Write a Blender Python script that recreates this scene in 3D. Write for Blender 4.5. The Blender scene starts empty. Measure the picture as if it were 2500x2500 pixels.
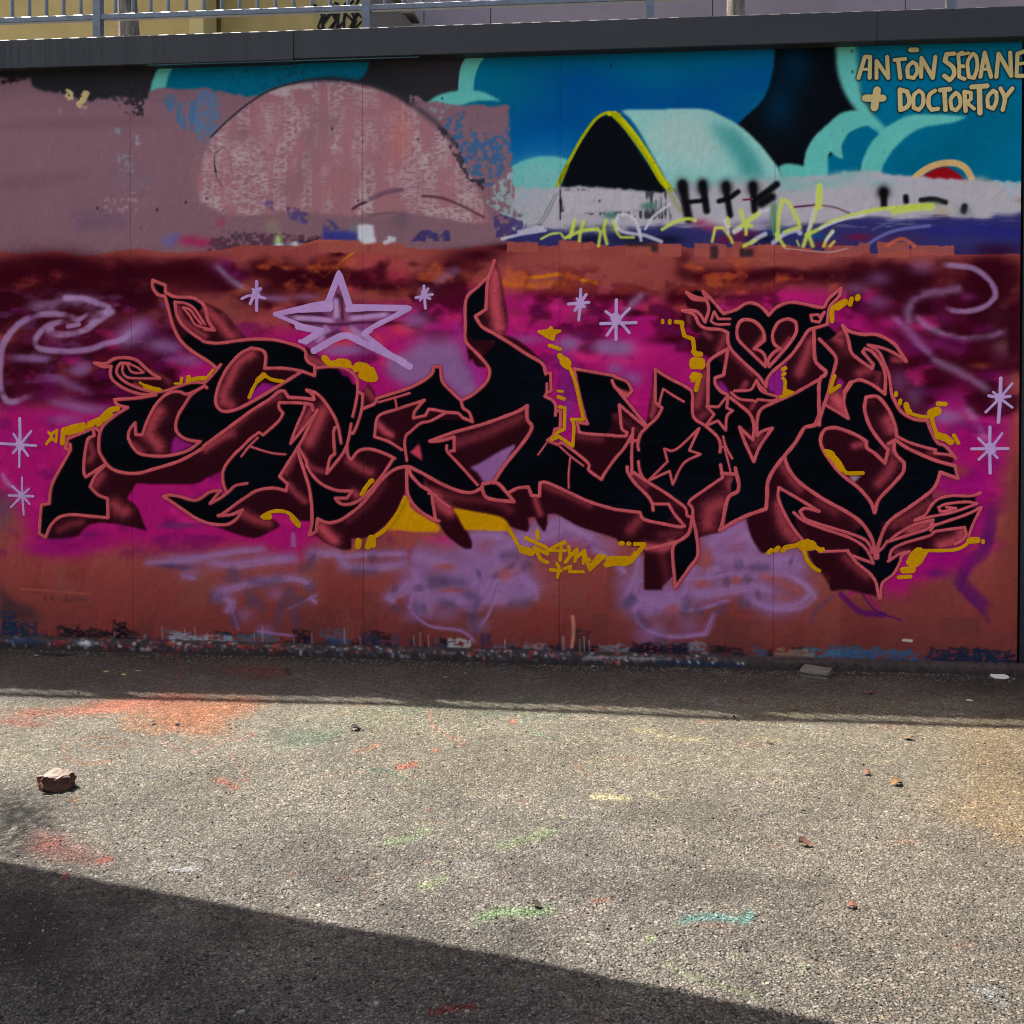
import bpy, math, random
import numpy as np
from mathutils import Vector, Matrix
random.seed(3)
sc = bpy.context.scene
C = sc.collection
# ---------------------------------------------------------------- camera
EYE = 1.5; FOC = 2500.0; PITCH = math.radians(1.0)
CY = 900+FOC*math.tan(PITCH)                            # image row of the optical axis (photo is 2500 x 2500)
cam_d = bpy.data.cameras.new('camera'); cam = bpy.data.objects.new('camera', cam_d); C.objects.link(cam)
cam.location = (0, 0, EYE); cam.rotation_euler = (math.pi/2-PITCH, 0, 0)
cam_d.sensor_width = 36; cam_d.lens = 36*FOC/2500; cam_d.shift_y = (CY-1250)/2500
cam_d.clip_start = .05; cam_d.clip_end = 400; sc.camera = cam
# ---------------------------------------------------------------- light
SUNV = Vector((-.46, .247, 1.0)).normalized()            # towards the sun: high, behind the wall, from the left
world = bpy.data.worlds.new('World'); sc.world = world; world.use_nodes = True
wn = world.node_tree; bg = wn.nodes['Background']; sky = wn.nodes.new('ShaderNodeTexSky')
sky.sky_type = 'NISHITA'; sky.sun_disc = False
sky.sun_elevation = math.asin(SUNV.z); sky.sun_rotation = math.atan2(SUNV.x, SUNV.y)
sky.air_density = .8; sky.dust_density = 6.0; sky.ozone_density = 0.0
wn.links.new(sky.outputs[0], bg.inputs[0]); bg.inputs[1].default_value = .095
sun_d = bpy.data.lights.new('sun', 'SUN'); sun = bpy.data.objects.new('sun', sun_d); C.objects.link(sun)
sun_d.energy = 5.0; sun_d.angle = math.radians(.5); sun_d.color = (1, .94, .85)
sun.rotation_euler = SUNV.to_track_quat('Z', 'Y').to_euler(); sun.location = (-4, 8, 12)
sc.view_settings.view_transform = 'Standard'; sc.view_settings.look = 'None'
sc.view_settings.exposure = 1.97; sc.view_settings.gamma = 1; sc.view_settings.use_curve_mapping = False
sc.render.engine = 'CYCLES'; sc.cycles.filter_width = 1.1
# ---------------------------------------------------------------- surveying: photo measurements -> metres in the place
RC = np.array(Matrix.Rotation(math.pi/2-PITCH, 3, 'X'))
def ray(px, py):
    d = np.array([(px-1250)/FOC, -(py-CY)/FOC, -1.0]); return RC @ d
def on_level(px, py, z):
    d = ray(px, py); t = (z-EYE)/d[2]; return np.array([0, 0, EYE])+d*t
def G(px, py):
    p = on_level(px, py, 0); return float(p[0]), float(p[1])
P0 = on_level(0, 1550, .04); P1 = on_level(2500, 1618, .04)
UX = P1-P0; UX[2] = 0; UX /= np.linalg.norm(UX); YAW = math.atan2(UX[1], UX[0]); NY = np.array([-UX[1], UX[0], 0])
def W(px, py, dy=0.0):
    """point of the wall plane (dy metres behind its face) -> along the wall, height"""
    d = ray(px, py); o = np.array([0, 0, EYE]); t = np.dot(P0+NY*dy-o, NY)/np.dot(d, NY); p = o+d*t
    return float(np.dot(p-P0, UX)), float(p[2])
def project(p):
    q = (p-np.array([0, 0, EYE])) @ RC
    return 1250-FOC*q[:, 0]/q[:, 2], CY+FOC*q[:, 1]/q[:, 2]
def wall_local(u, y, z):
    return P0[None, :]*np.array([1, 1, 0])+np.outer(u, UX)+np.outer(y, NY)+np.outer(z, [0, 0, 1])
ROOT = (float(P0[0]), float(P0[1]), 0.0)
# ---------------------------------------------------------------- object helpers
def tag(o, label=None, cat=None, group=None, kind=None):
    if label: o['label'] = label
    if cat: o['category'] = cat
    if group: o['group'] = group
    if kind: o['kind'] = kind
    return o
def empty(name, loc, rz=0, **k):
    o = bpy.data.objects.new(name, None); C.objects.link(o); o.location = loc; o.rotation_euler = (0, 0, rz); return tag(o, **k)
def obj(name, me, mat=None, parent=None, loc=None, rz=None, **k):
    o = bpy.data.objects.new(name, me); C.objects.link(o)
    if mat and not me.materials: me.materials.append(mat)
    if parent: o.parent = parent
    if loc is not None: o.location = loc
    if rz is not None: o.rotation_euler = (0, 0, rz)
    return tag(o, **k)
def mesh(name, v, f, smooth=False):
    me = bpy.data.meshes.new(name); me.from_pydata([tuple(map(float, p)) for p in v], [], [tuple(map(int, q)) for q in f]); me.update()
    if smooth: me.polygons.foreach_set('use_smooth', [True]*len(me.polygons))
    return me
class MB:
    def __init__(s): s.v = []; s.f = []
    def box(s, x0, x1, y0, y1, z0, z1, b=0.0):
        n = len(s.v)
        if b <= 0:
            s.v += [(x, y, z) for z in (z0, z1) for y in (y0, y1) for x in (x0, x1)]
            s.f += [[n+i for i in q] for q in ((0, 2, 3, 1), (4, 5, 7, 6), (0, 1, 5, 4), (1, 3, 7, 5), (3, 2, 6, 7), (2, 0, 4, 6))]
        else:                                            # chamfered along its length (x) edges
            prof = [(y0+b, z0), (y1-b, z0), (y1, z0+b), (y1, z1-b), (y1-b, z1), (y0+b, z1), (y0, z1-b), (y0, z0+b)]
            s.v += [(x, y, z) for x in (x0, x1) for y, z in prof]
            s.f += [[n+i, n+(i+1) % 8, n+8+(i+1) % 8, n+8+i][::-1] for i in range(8)]+[[n+i for i in range(8)], [n+15-i for i in range(8)]]
        return s
    def tube(s, pts, rad, sides=8):
        n0 = len(s.v); pts = [Vector(p) for p in pts]
        for i, p in enumerate(pts):
            t = (pts[min(i+1, len(pts)-1)]-pts[max(i-1, 0)]).normalized(); a = t.orthogonal().normalized(); b = t.cross(a)
            if i == 0: a0 = a
            else: a = (a0-t*a0.dot(t)).normalized(); b = t.cross(a); a0 = a
            r = rad[i] if isinstance(rad, (list, tuple)) else rad
            for k in range(sides):
                c = 2*math.pi*k/sides; s.v.append(tuple(p+(a*math.cos(c)+b*math.sin(c))*r))
        for i in range(len(pts)-1):
            for k in range(sides):
                a = n0+i*sides+k; b = n0+i*sides+(k+1) % sides; s.f.append([a, b, b+sides, a+sides])
        s.f += [[n0+k for k in range(sides)][::-1], [len(s.v)-sides+k for k in range(sides)]]
        return s
    def mesh(s, name, smooth=False): return mesh(name, s.v, s.f, smooth)
def grid_mesh(name, P, Q, n, m, cols=None):
    """n x m vertex sheet from a flat (n*m,3) array; quads wound by Q sign"""
    me = bpy.data.meshes.new(name); me.vertices.add(n*m); me.vertices.foreach_set('co', P.astype(np.float32).ravel())
    i = np.arange(n*m).reshape(n, m); a = i[:-1, :-1].ravel(); b = i[:-1, 1:].ravel(); c = i[1:, 1:].ravel(); d = i[1:, :-1].ravel()
    q = np.stack([a, b, c, d] if Q > 0 else [a, d, c, b], 1).astype(np.int32); k = len(q)
    me.loops.add(k*4); me.loops.foreach_set('vertex_index', q.ravel()); me.polygons.add(k)
    me.polygons.foreach_set('loop_start', np.arange(0, k*4, 4, dtype=np.int32))
    me.polygons.foreach_set('use_smooth', np.ones(k, bool)); me.update(calc_edges=True)
    if cols is not None:
        at = me.color_attributes.new('paint', 'FLOAT_COLOR', 'POINT'); at.data.foreach_set('color', cols.astype(np.float32).ravel())
    return me
# ---------------------------------------------------------------- material helpers
def lin(c): c = np.asarray(c, float)/255; return np.where(c <= .04045, c/12.92, ((c+.055)/1.055)**2.4)
def new_mat(name):
    m = bpy.data.materials.new(name); m.use_nodes = True; nt = m.node_tree
    return m, nt, nt.nodes['Principled BSDF']
def nd(nt, t, **k):
    n = nt.nodes.new('ShaderNode'+t)
    for a, b in k.items(): setattr(n, a, b)
    return n
def noise(nt, vec, scale, detail=4, rough=.55):
    n = nd(nt, 'TexNoise'); n.inputs['Scale'].default_value = scale; n.inputs['Detail'].default_value = detail; n.inputs['Roughness'].default_value = rough
    nt.links.new(vec, n.inputs['Vector']); return n.outputs['Fac']
def math_(nt, op, a, b=None, c=None):
    n = nd(nt, 'Math', operation=op)
    for i, x in enumerate((a, b, c)):
        if x is None: continue
        if isinstance(x, (int, float)): n.inputs[i].default_value = x
        else: nt.links.new(x, n.inputs[i])
    return n.outputs[0]
def ramp(nt, fac, stops):
    n = nd(nt, 'ValToRGB'); e = n.color_ramp.elements
    while len(e) < len(stops): e.new(.5)
    for i, (p, c) in enumerate(stops):
        e[i].position = p; c = (c,)*3 if isinstance(c, (int, float)) else c; e[i].color = (*c, 1)
    nt.links.new(fac, n.inputs[0]); return n.outputs['Color']
def mix(nt, a, b, fac, mode='MIX'):
    n = nd(nt, 'Mix', data_type='RGBA', blend_type=mode)
    for s, x in ((n.inputs[0], fac), (n.inputs[6], a), (n.inputs[7], b)):
        if isinstance(x, (int, float)): s.default_value = x
        elif isinstance(x, (tuple, list)): s.default_value = (*x[:3], 1)
        else: nt.links.new(x, s)
    return n.outputs[2]
def stretch(nt, vec, s):
    n = nd(nt, 'Mapping'); n.inputs['Scale'].default_value = s; nt.links.new(vec, n.inputs[0]); return n.outputs[0]
def bump(nt, bsdf, h, dist, strength=1.0, prev=None):
    b = nd(nt, 'Bump'); b.inputs['Distance'].default_value = dist; b.inputs['Strength'].default_value = strength
    nt.links.new(h, b.inputs['Height'])
    if prev: nt.links.new(prev, b.inputs['Normal'])
    nt.links.new(b.outputs[0], bsdf.inputs['Normal']); return b.outputs[0]
def simple(name, col, rough=.7, var=.25, scale=12, bmp=.002, st3=(1, 1, 1), metal=0):
    m, nt, b = new_mat(name); v = stretch(nt, nd(nt, 'TexCoord').outputs['Object'], st3)
    n = noise(nt, v, scale, 6); c = lin(col)*.68
    nt.links.new(ramp(nt, n, [(.25, tuple(c*(1-var))), (.75, tuple(np.minimum(c*(1+var), .9)))]), b.inputs['Base Color'])
    b.inputs['Roughness'].default_value = rough; b.inputs['Metallic'].default_value = metal
    if bmp: bump(nt, b, noise(nt, v, scale*5, 5), bmp)
    return m
# ---------------------------------------------------------------- paint engine (numpy only)
# The mural is laid out in survey units: tiles of 500 units drawn 3.864 times enlarged.
K = 3.864
TILES = {'P': (0, 100), 'Q': (500, 100), 'R': (1000, 100), 'S': (1500, 100), 'U': (2000, 100),
         'A': (0, 600), 'B': (500, 600), 'C': (1000, 600), 'D': (1500, 600), 'E': (2000, 600),
         'F': (0, 1000), 'G': (500, 1000), 'H': (1000, 1000), 'I': (1500, 1000), 'J': (2000, 1000)}

def T(s):
    """'A 10,20 30,40 B 5,6' -> survey-unit points; V means the 1932-unit overview."""
    out = []; ox = oy = 0; k = K
    for tok in s.split():
        if tok == 'V': ox = oy = 0; k = 1932/2500
        elif tok in TILES: ox, oy = TILES[tok]; k = K
        else:
            x, y = tok.split(','); out.append((ox+float(x)/k, oy+float(y)/k))
    return np.array(out, dtype=np.float64)

def smooth(p, corner=50, step=4.0):
    """Catmull-Rom through the points, kept sharp where the line turns hard."""
    p = np.asarray(p, float); n = len(p)
    if n < 3: return p
    closed = np.hypot(*(p[0]-p[-1])) < 1e-6
    ca = np.cos(np.radians(corner)); d = np.diff(p, axis=0)
    L = np.hypot(d[:, 0], d[:, 1]); L[L == 0] = 1e-6; t = d/L[:, None]
    corners = [0]+[i for i in range(1, n-1) if np.dot(t[i-1], t[i]) < ca]+[n-1]
    out = []
    for a, b in zip(corners[:-1], corners[1:]):
        q = p[a:b+1]
        if len(q) == 2: seg = q
        else:
            e = np.vstack([2*q[0]-q[1], q, 2*q[-1]-q[-2]]); seg = [q[0]]
            for i in range(1, len(e)-2):
                p0, p1, p2, p3 = e[i-1:i+3]; m = max(2, int(np.hypot(*(p2-p1))/step))
                for j in range(1, m+1):
                    s = j/m
                    seg.append(.5*((2*p1)+(p2-p0)*s+(2*p0-5*p1+4*p2-p3)*s*s+(3*p1-p0-3*p2+p3)*s**3))
            seg = np.array(seg)
        out.append(seg if not out else seg[1:])
    return np.vstack(out)

RS = 0.5; RX0, RY0 = -10, 60; RW, RH = 1262, 790        # raster: half a survey unit per cell
YY, XX = np.mgrid[0:RH, 0:RW].astype(np.float32); XX = XX/RS+RX0; YY = YY/RS+RY0
RNG = np.random.RandomState(7)

def vnoise(sx, sy, seed, octs=1):
    r = np.random.RandomState(seed); tot = np.zeros((RH, RW), np.float32); amp = 1; s = 0
    for o in range(octs):
        gx = XX/sx*2**o+31.7*o+10; gy = YY/sy*2**o+17.3*o+10
        ix = np.floor(gx).astype(int); iy = np.floor(gy).astype(int)
        fx = gx-ix; fy = gy-iy; fx = fx*fx*(3-2*fx); fy = fy*fy*(3-2*fy)
        g = r.rand(512, 512).astype(np.float32); a = lambda i, j: g[j % 512, i % 512]
        v = (a(ix, iy)*(1-fx)+a(ix+1, iy)*fx)*(1-fy)+(a(ix, iy+1)*(1-fx)+a(ix+1, iy+1)*fx)*fy
        tot += v*amp; s += amp; amp *= .5
    return tot/s

def rgb(c): return np.array(c, np.float32)/255
IMG = np.zeros((RH, RW, 3), np.float32)

def bbox(x0, x1, y0, y1):
    i0 = max(0, int((x0-RX0)*RS)-1); i1 = min(RW, int((x1-RX0)*RS)+2)
    j0 = max(0, int((y0-RY0)*RS)-1); j1 = min(RH, int((y1-RY0)*RS)+2)
    return (slice(j0, max(j0, j1)), slice(i0, max(i0, i1)))

def put(sl, alpha, col, clip=None):
    a = alpha if clip is None else alpha*clip[sl]
    IMG[sl] += (rgb(col)-IMG[sl])*a[..., None]

def dist(pts, sl):
    x = XX[sl]; y = YY[sl]; D = np.full(x.shape, 1e9, np.float32); S = np.zeros_like(D)
    L = np.r_[0, np.cumsum(np.hypot(*np.diff(pts, axis=0).T))]; tot = max(L[-1], 1e-6)
    for i in range(len(pts)-1):
        ax, ay = pts[i]; bx, by = pts[i+1]; dx, dy = bx-ax, by-ay; q = dx*dx+dy*dy
        t = np.clip(((x-ax)*dx+(y-ay)*dy)/(q if q else 1), 0, 1)
        d = np.hypot(x-ax-t*dx, y-ay-t*dy); m = d < D
        D = np.where(m, d, D); S = np.where(m, (L[i]+t*np.sqrt(q))/tot, S)
    return D, S

def st(s, w, col, a=1.0, spray=0, clip=None, nz=None, sm=True, fade=0, corner=50):
    """a brush or can stroke; w in tile units, spray>0 gives a soft fringe"""
    p = T(s) if isinstance(s, str) else s
    if sm: p = smooth(p, corner, 6)
    r = w/2/K; rr = r*(1+2*spray)+2
    sl = bbox(p[:, 0].min()-rr, p[:, 0].max()+rr, p[:, 1].min()-rr, p[:, 1].max()+rr)
    if IMG[sl].size == 0: return
    D, S = dist(p, sl)
    if spray: al = np.exp(-(D/(r*(.8+.5*spray)))**(2 if spray > .5 else 4))
    else: al = np.clip((r-D)/2.0+.5, 0, 1)
    if fade: al = al*np.clip(np.minimum(S, 1-S)/fade, 0, 1)
    if nz is not None: al = al*np.clip((nz[0][sl]-nz[1]+(al-.5)*.3)/nz[2]+.5, 0, 1)
    put(sl, al*a, col, clip)

def polymask(p, sl):
    x = XX[sl]; y = YY[sl]; m = np.zeros(x.shape, bool); n = len(p)
    for i in range(n):
        x0, y0 = p[i]; x1, y1 = p[(i+1) % n]
        if y0 == y1: continue
        c = ((y0 > y) != (y1 > y)); m ^= c & (x < (x1-x0)*(y-y0)/(y1-y0)+x0)
    return m

def blur(a, r):
    r = int(r)
    if r < 1: return a
    for ax in (0, 1):
        for _ in range(2):
            p = np.pad(a, [(r+1, r) if k == ax else (0, 0) for k in (0, 1)], mode='edge')
            c = np.cumsum(p, axis=ax)
            a = (np.take(c, range(2*r+1, c.shape[ax]), ax)-np.take(c, range(0, c.shape[ax]-2*r-1), ax))/(2*r+1)
    return a

def po(s, col, a=1.0, soft=1, clip=None, nz=None, sm=True, wob=0, corner=50):
    """a filled patch; soft in raster cells, nz=(noise, threshold, width) breaks it up, wob ruffles its edge"""
    p = T(s) if isinstance(s, str) else s
    p = np.vstack([p, p[:1]])
    if sm: p = smooth(p, corner, 6)
    g = soft*2.5/RS+wob+4
    sl = bbox(p[:, 0].min()-g, p[:, 0].max()+g, p[:, 1].min()-g, p[:, 1].max()+g)
    if IMG[sl].size == 0: return
    if wob:
        x0, y0 = XX[sl], YY[sl]
        XX[sl] += (NR[sl]-.5)*wob*2; YY[sl] += (NR2[sl]-.5)*wob*2
        m = polymask(p, sl); XX[sl] -= (NR[sl]-.5)*wob*2; YY[sl] -= (NR2[sl]-.5)*wob*2
    else: m = polymask(p, sl)
    m = blur(m.astype(np.float32), soft)
    if nz is not None: m = m*np.clip((nz[0][sl]-nz[1]+(m-1)*.6)/nz[2]+.5, 0, 1)
    put(sl, m*a, col, clip)

def bl(s, rx, ry, col, a=1.0, clip=None, nz=None, rot=0):
    """a burst of spray at each point"""
    for x, y in T(s):
        sl = bbox(x-rx*2.2, x+rx*2.2, y-max(rx, ry)*2.2, y+max(rx, ry)*2.2)
        if IMG[sl].size == 0: continue
        c, n = np.cos(rot), np.sin(rot); X = XX[sl]-x; Y = YY[sl]-y
        al = np.exp(-(((X*c+Y*n)/rx)**2+((Y*c-X*n)/ry)**2))
        if nz is not None: al = al*np.clip((nz[0][sl]-nz[1]+(al-.5)*.4)/nz[2]+.5, 0, 1)
        put(sl, al*a, col, clip)

NR = vnoise(16, 13, 1, 3); NR2 = vnoise(14, 16, 2, 3)
NC = vnoise(120, 70, 3, 4)                              # clouds
NF = vnoise(7, 5, 4, 2)                                 # fine
NS = vnoise(5, 26, 5, 3)                                # vertical roller streaks
NH = vnoise(60, 7, 6, 3)                                # horizontal drags
NB = vnoise(9, 9, 8, 3)                                 # broken roller nap

def ridged(sx, sy, seed):
    a = 1-np.abs(2*vnoise(sx, sy, seed, 2)-1)*1.6; return a.astype(np.float32)
NWR = .62*ridged(15, 6, 21)+.38*vnoise(6, 4, 22, 2)
# ---------------------------------------------------------------- background of the mural
SALM = (138, 62, 58); MAG = (156, 17, 97); BURG = (62, 8, 24); LIL = (128, 88, 134); PALE = (152, 120, 162)
DUST = (118, 86, 94); TEAL = (2, 88, 114); BLUE = (0, 64, 126); MINT = (86, 166, 156); WHT = (158, 152, 158)
NAVY = (8, 11, 16); INK = (34, 34, 38); YEL = (214, 152, 4); PINK = (192, 72, 84)
def bands():
    IMG[:] = rgb(INK)
    # upper old piece: night sky, round clouds
    po('V 690,80 1000,80 900,215 800,190', (40, 37, 41), soft=6)
    po('V 290,112 700,95 680,150 560,260 300,260', TEAL, nz=(NF, .1, .5))
    po('S 0,60 V 1430,60 1640,60 1620,340 1250,360', NAVY, soft=5)
    bl('V 1470,200 1500,120', 40, 60, (0, 40, 66), .7)
    po('V 870,90 1462,78 1458,130 1440,185 1400,225 1365,258 1330,280 1300,420 800,420 800,200 890,160', TEAL, soft=1)
    cl = np.zeros((RH, RW), np.float32); sl = (slice(0, RH), slice(0, RW))
    cl = polymask(smooth(T('V 870,90 1462,78 1458,130 1440,185 1400,225 1365,258 1330,280 1300,420 800,420 800,200 890,160')), sl).astype(np.float32)
    for q in ('V 1420,140', 'V 1340,240', 'V 1300,190', 'V 1180,180', 'V 1100,160', 'V 1010,250', 'V 1090,230'):
        bl(q, 120, 60, BLUE, .75, clip=cl)
    bl('V 1000,310 1050,290', 110, 60, (0, 84, 142), .8, clip=cl)
    bl('V 1190,120 1230,140 1380,110', 80, 40, (0, 90, 126), .6, clip=cl)
    bl('V 900,140', 60, 40, (0, 96, 128), .6, clip=cl)
    st('R 560,135 500,220 475,330 465,480 590,480 600,350 640,230 700,140', 20, MINT)
    po('R 575,125 500,220 475,330 465,480 590,470 605,350 640,240 700,140', MINT, soft=1)
    po('R 130,610 250,520 400,475 590,465 720,490 865,570 760,560 620,565 480,610 360,690 280,760', MINT, soft=1)
    po('R 960,1180 1060,1130 1200,1090 1330,1085 1440,1100 1500,1130 1480,1250 1380,1450 1350,1900 700,1700 720,1400 800,1290', MINT, soft=1)
    bl('R 1250,1300', 90, 50, (112, 160, 160), .8)
    # right: clouds
    po('U 340,20 1990,0 1990,1400 500,1400 300,900 520,700 380,420', (0, 94, 124), soft=1)
    bl('U 1300,1000 1000,1200 1600,700', 100, 60, (0, 84, 110), .6)
    po('U 150,0 350,20 370,300 400,500 500,680 625,815 590,870 480,790 320,620 220,450 165,250', MINT, soft=2)
    po('U 320,650 200,680 90,770 0,860 -80,980 -150,1200 -100,1300 30,1260 40,1130 110,1040 150,1080 220,1110 210,1000 240,920 320,850 460,795 560,870 480,960 400,1130 370,1300 580,1300 600,1180 700,1020 850,880 1000,810 1270,765 1390,710 1100,690 850,700 680,780 560,850 480,760 420,660', MINT, soft=1)
    st('U 95,930 130,1060 215,1105', 14, (110, 190, 180), .5)
    po('U 130,1060 220,1110 210,990 250,900 330,840 440,800 560,870 480,960 400,1130 370,1260 30,1260 40,1140', (0, 92, 122), soft=1)
    po('U 95,900 120,1020 150,1080 222,1110 208,990 240,920 260,880 200,800', MINT, soft=1)
    po('S 1545,1190 1600,1160 1700,1160 1790,1180 1800,1060 1850,950 1932,850 2010,900 2010,1350 1600,1350', MINT, soft=1)
    # moon rim behind the white band
    st('U 820,1400 900,1290 1020,1200 1150,1155 1280,1150 1380,1200 1440,1300', 62, (196, 160, 104))
    po('U 880,1390 960,1290 1080,1210 1200,1190 1300,1240 1370,1310 1300,1420', (130, 8, 18))
    # tent
    po('S 60,650 350,645 820,640 1000,700 1180,800 1350,950 1480,1110 1560,1230 1600,1400 700,1700 400,1150 200,800', (128, 176, 168), soft=1)
    cl = polymask(smooth(T('S 60,650 350,645 820,640 1000,700 1180,800 1350,950 1480,1110 1560,1230 1600,1400 700,1700 400,1150 200,800')), sl).astype(np.float32)
    bl('S 550,900 700,850 800,1000', 60, 50, (148, 172, 165), .8, clip=cl)
    po('S 880,770 1000,780 1120,850 1230,960 1330,1100 1390,1250 1400,1340 1200,1320 1150,1150 1000,950', (70, 142, 136), soft=7, clip=cl)
    po('S 1040,800 1150,860 1250,980 1340,1110 1390,1240 1400,1340 1240,1280 1180,1080', (58, 130, 126), .7, soft=5, clip=cl)
    bl('S 1450,1350 600,1300', 60, 24, (120, 165, 158), .7, clip=cl)
    po('R 1410,1420 1500,1150 1650,880 1770,730 1860,700 1932,720 S 30,760 130,880 260,1080 400,1280 500,1420 450,1600 0,1500 R 1500,1500', NAVY)
    st('R 1375,1440 1420,1290 1510,1120 1620,920 1750,740 1860,675 1932,680', 30, (150, 150, 10))
    st('R 1420,1320 1480,1180', 40, (118, 122, 10)); st('R 1880,685 1932,690 S 40,700', 40, (178, 172, 6))
    st('S 0,690 90,780 200,920 330,1110 440,1300 520,1400 600,1560', 66, (150, 150, 4))
    st('S 70,740 200,890 330,1090 440,1280 500,1380', 30, (176, 172, 6))
    # white roller band
    bandn = (NB, .32, .22)
    po('V 925,385 1010,375 1055,352 1150,355 1250,362 1300,345 1380,340 1480,336 1560,330 1620,322 1700,330 1800,338 1960,345 1960,430 900,450', WHT, wob=5, soft=1)
    po('R 760,1330 1000,1370 1370,1380 1330,1600 1100,1750 800,1700', (150, 150, 156), wob=6, nz=(NB, .35, .3))
    bl('V 1600,330 1560,345 1480,340 1400,338 1500,352 1340,345', 45, 11, (118, 158, 152), .85)
    bl('V 1660,345', 40, 10, (120, 158, 154), .6)
    po('U 1500,1310 1932,1310 1990,1520 1850,1560 1700,1400', (120, 164, 168), .75, nz=(NB, .5, .15), wob=4)
    po('R 1410,1380 1932,1400 S 500,1420 560,1700 R 1400,1620', (28, 28, 32), .8, nz=(NS, .55, .2), wob=3)
    po('R 1440,1400 1932,1400 S 300,1420 300,1600 R 1450,1640', (168, 160, 166), .95, nz=(NS, .42, .16))
    st('R 1420,1400 1420,1680', 12, (20, 20, 24)); st('R 1370,1440 1290,1600 1210,1730', 14, (110, 112, 112), .8)
    st('R 1395,1440 1310,1620 1230,1740', 8, (70, 74, 78), .7); st('S 505,1400 560,1500 620,1600', 44, (140, 138, 96), .75)
    st('S 560,1400 650,1560 690,1680', 14, (80, 80, 90), .6)
    bl('R 1880,1645 1932,1645 S 300,1560 350,1545', 13, 8, (72, 110, 94), .95); bl('R 1035,1645', 8, 4, (70, 80, 80), .9)
    st('U 1330,1340 1520,1300 1640,1360 1720,1470', 60, (160, 146, 138), .6, spray=.6)
    bl('U 1150,1610', 22, 13, (160, 142, 104), .7); bl('U 1900,1500', 18, 6, (150, 120, 112), .9)
    # spray dots and letters on the band
    for s, w in (('S 640,1350 665,1500 700,1680', 78), ('S 830,1350 845,1440 868,1600', 62), ('S 680,1520 860,1500', 40),
                 ('S 1050,1360 1060,1460 1090,1640', 56), ('S 985,1510 1080,1480 1165,1420', 46),
                 ('S 1305,1360 1320,1600', 58), ('S 1320,1500 1440,1420 1530,1350', 60), ('S 1380,1530 1480,1470', 80),
                 ('U 605,1420 610,1560', 60), ('U 815,1470 818,1510', 52), ('U 960,1500 1080,1490 1190,1520', 46), ('U 1370,1560 1360,1600', 56)):
        st(s, w*1.25, (12, 12, 14), .98, spray=.22)
    bl('S 640,1350 830,1345 1050,1360 1305,1360 U 605,1420', 12, 13, (12, 12, 14), .95)
    bl('U 1080,1520', 26, 8, (64, 78, 60), .5); bl('U 1370,1600', 16, 14, (60, 58, 60), .5)
    st('S 1215,1497 1300,1492', 18, (112, 24, 44)); st('S 1690,1565 1900,1545', 18, (84, 32, 62)); st('U 20,1548 150,1570 280,1620', 18, (96, 60, 62), .8)
    bl('S 640,1400 830,1400 1055,1400 1310,1400 U 605,1430', 14, 15, (12, 12, 14), .9)
    # dark under-band behind the tags
    po('V 960,432 1010,425 1060,432 1130,436 1200,428 1280,420 1350,428 1420,432 1500,425 1560,415 1640,408 1700,412 1780,405 1850,410 1960,395 1960,500 940,480', (44, 42, 92), soft=3, wob=7, nz=(NH, .12, .4))
    bl('V 1110,452 1190,448 1260,452 1440,450', 40, 12, (14, 16, 34), .85)
    bl('V 1090,432 1140,430', 26, 9, (56, 70, 66), .9); bl('V 1375,452 1400,440 1620,447 1560,462', 36, 9, (110, 18, 48), .8)
    bl('V 1320,420 1345,430', 22, 10, (140, 36, 76), .7); bl('V 1470,437 1540,445', 30, 9, (20, 70, 120), .7)
    bl('V 1770,435 1850,430 1900,440', 60, 16, (34, 34, 104), .9); bl('V 1700,450', 70, 14, (58, 36, 72), .7)
    bl('V 1450,420 1400,425', 30, 10, (70, 60, 110), .5); bl('V 1880,470', 60, 14, (40, 14, 44), .9)
    st('U 500,1780 700,1700 1000,1670', 24, (92, 88, 140), .6, spray=.3); st('U 440,1932 560,1850 740,1780 1040,1740', 36, (104, 104, 158), .75, spray=.3)
    # dusty pink roller block
    lo = (NB, .30, .3)
    po('V -20,148 60,150 62,165 125,178 160,190 215,182 300,188 352,185 355,170 395,170 440,178 500,180 560,165 620,185 700,190 800,192 850,195 960,200 965,330 960,380 978,400 960,440 940,500 -20,500', DUST, soft=1, wob=7)
    po('P 1500,240 1640,240 1590,330 1560,450 1410,480 1440,360', MINT, soft=1); po('P 1060,240 1490,240 1430,340 1400,440 1100,430 900,380 700,420', (36, 35, 38), soft=1); po('P 1640,240 1990,240 1990,450 1570,450 1600,330', TEAL)
    po('P 1400,470 1540,440 1700,450 1990,440 1990,560 1400,560', DUST, wob=5, soft=1)
    po('Q -400,480 -300,490 -250,560 -60,560 -60,850 -200,860 -380,620', (60, 96, 130), .85, nz=(NS, .48, .14), wob=4)
    po('Q 0,440 150,520 140,700 90,900 0,980 -100,850 -100,500', (70, 104, 136), .8, nz=(NF, .45, .2), wob=6)
    po('P 870,390 1350,420 1380,500 1320,740 1200,700 1000,500', (48, 40, 46), .8, nz=(NB, .56, .1), wob=3)
    po('P 1230,440 1400,420 1350,740 1270,720 1220,560', (44, 38, 44), .85, nz=(NB, .5, .1), wob=3)
    po('P 0,310 120,300 240,340 200,380 0,420', (30, 26, 30), .8, nz=(NB, .5, .1))
    for s in ('P 610,450 660,440 690,480 690,560 620,560', 'P 740,540 790,450 840,450 840,520 760,640 700,600'):
        po(s, (196, 172, 118), .95, nz=(NF, .32, .2))
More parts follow.
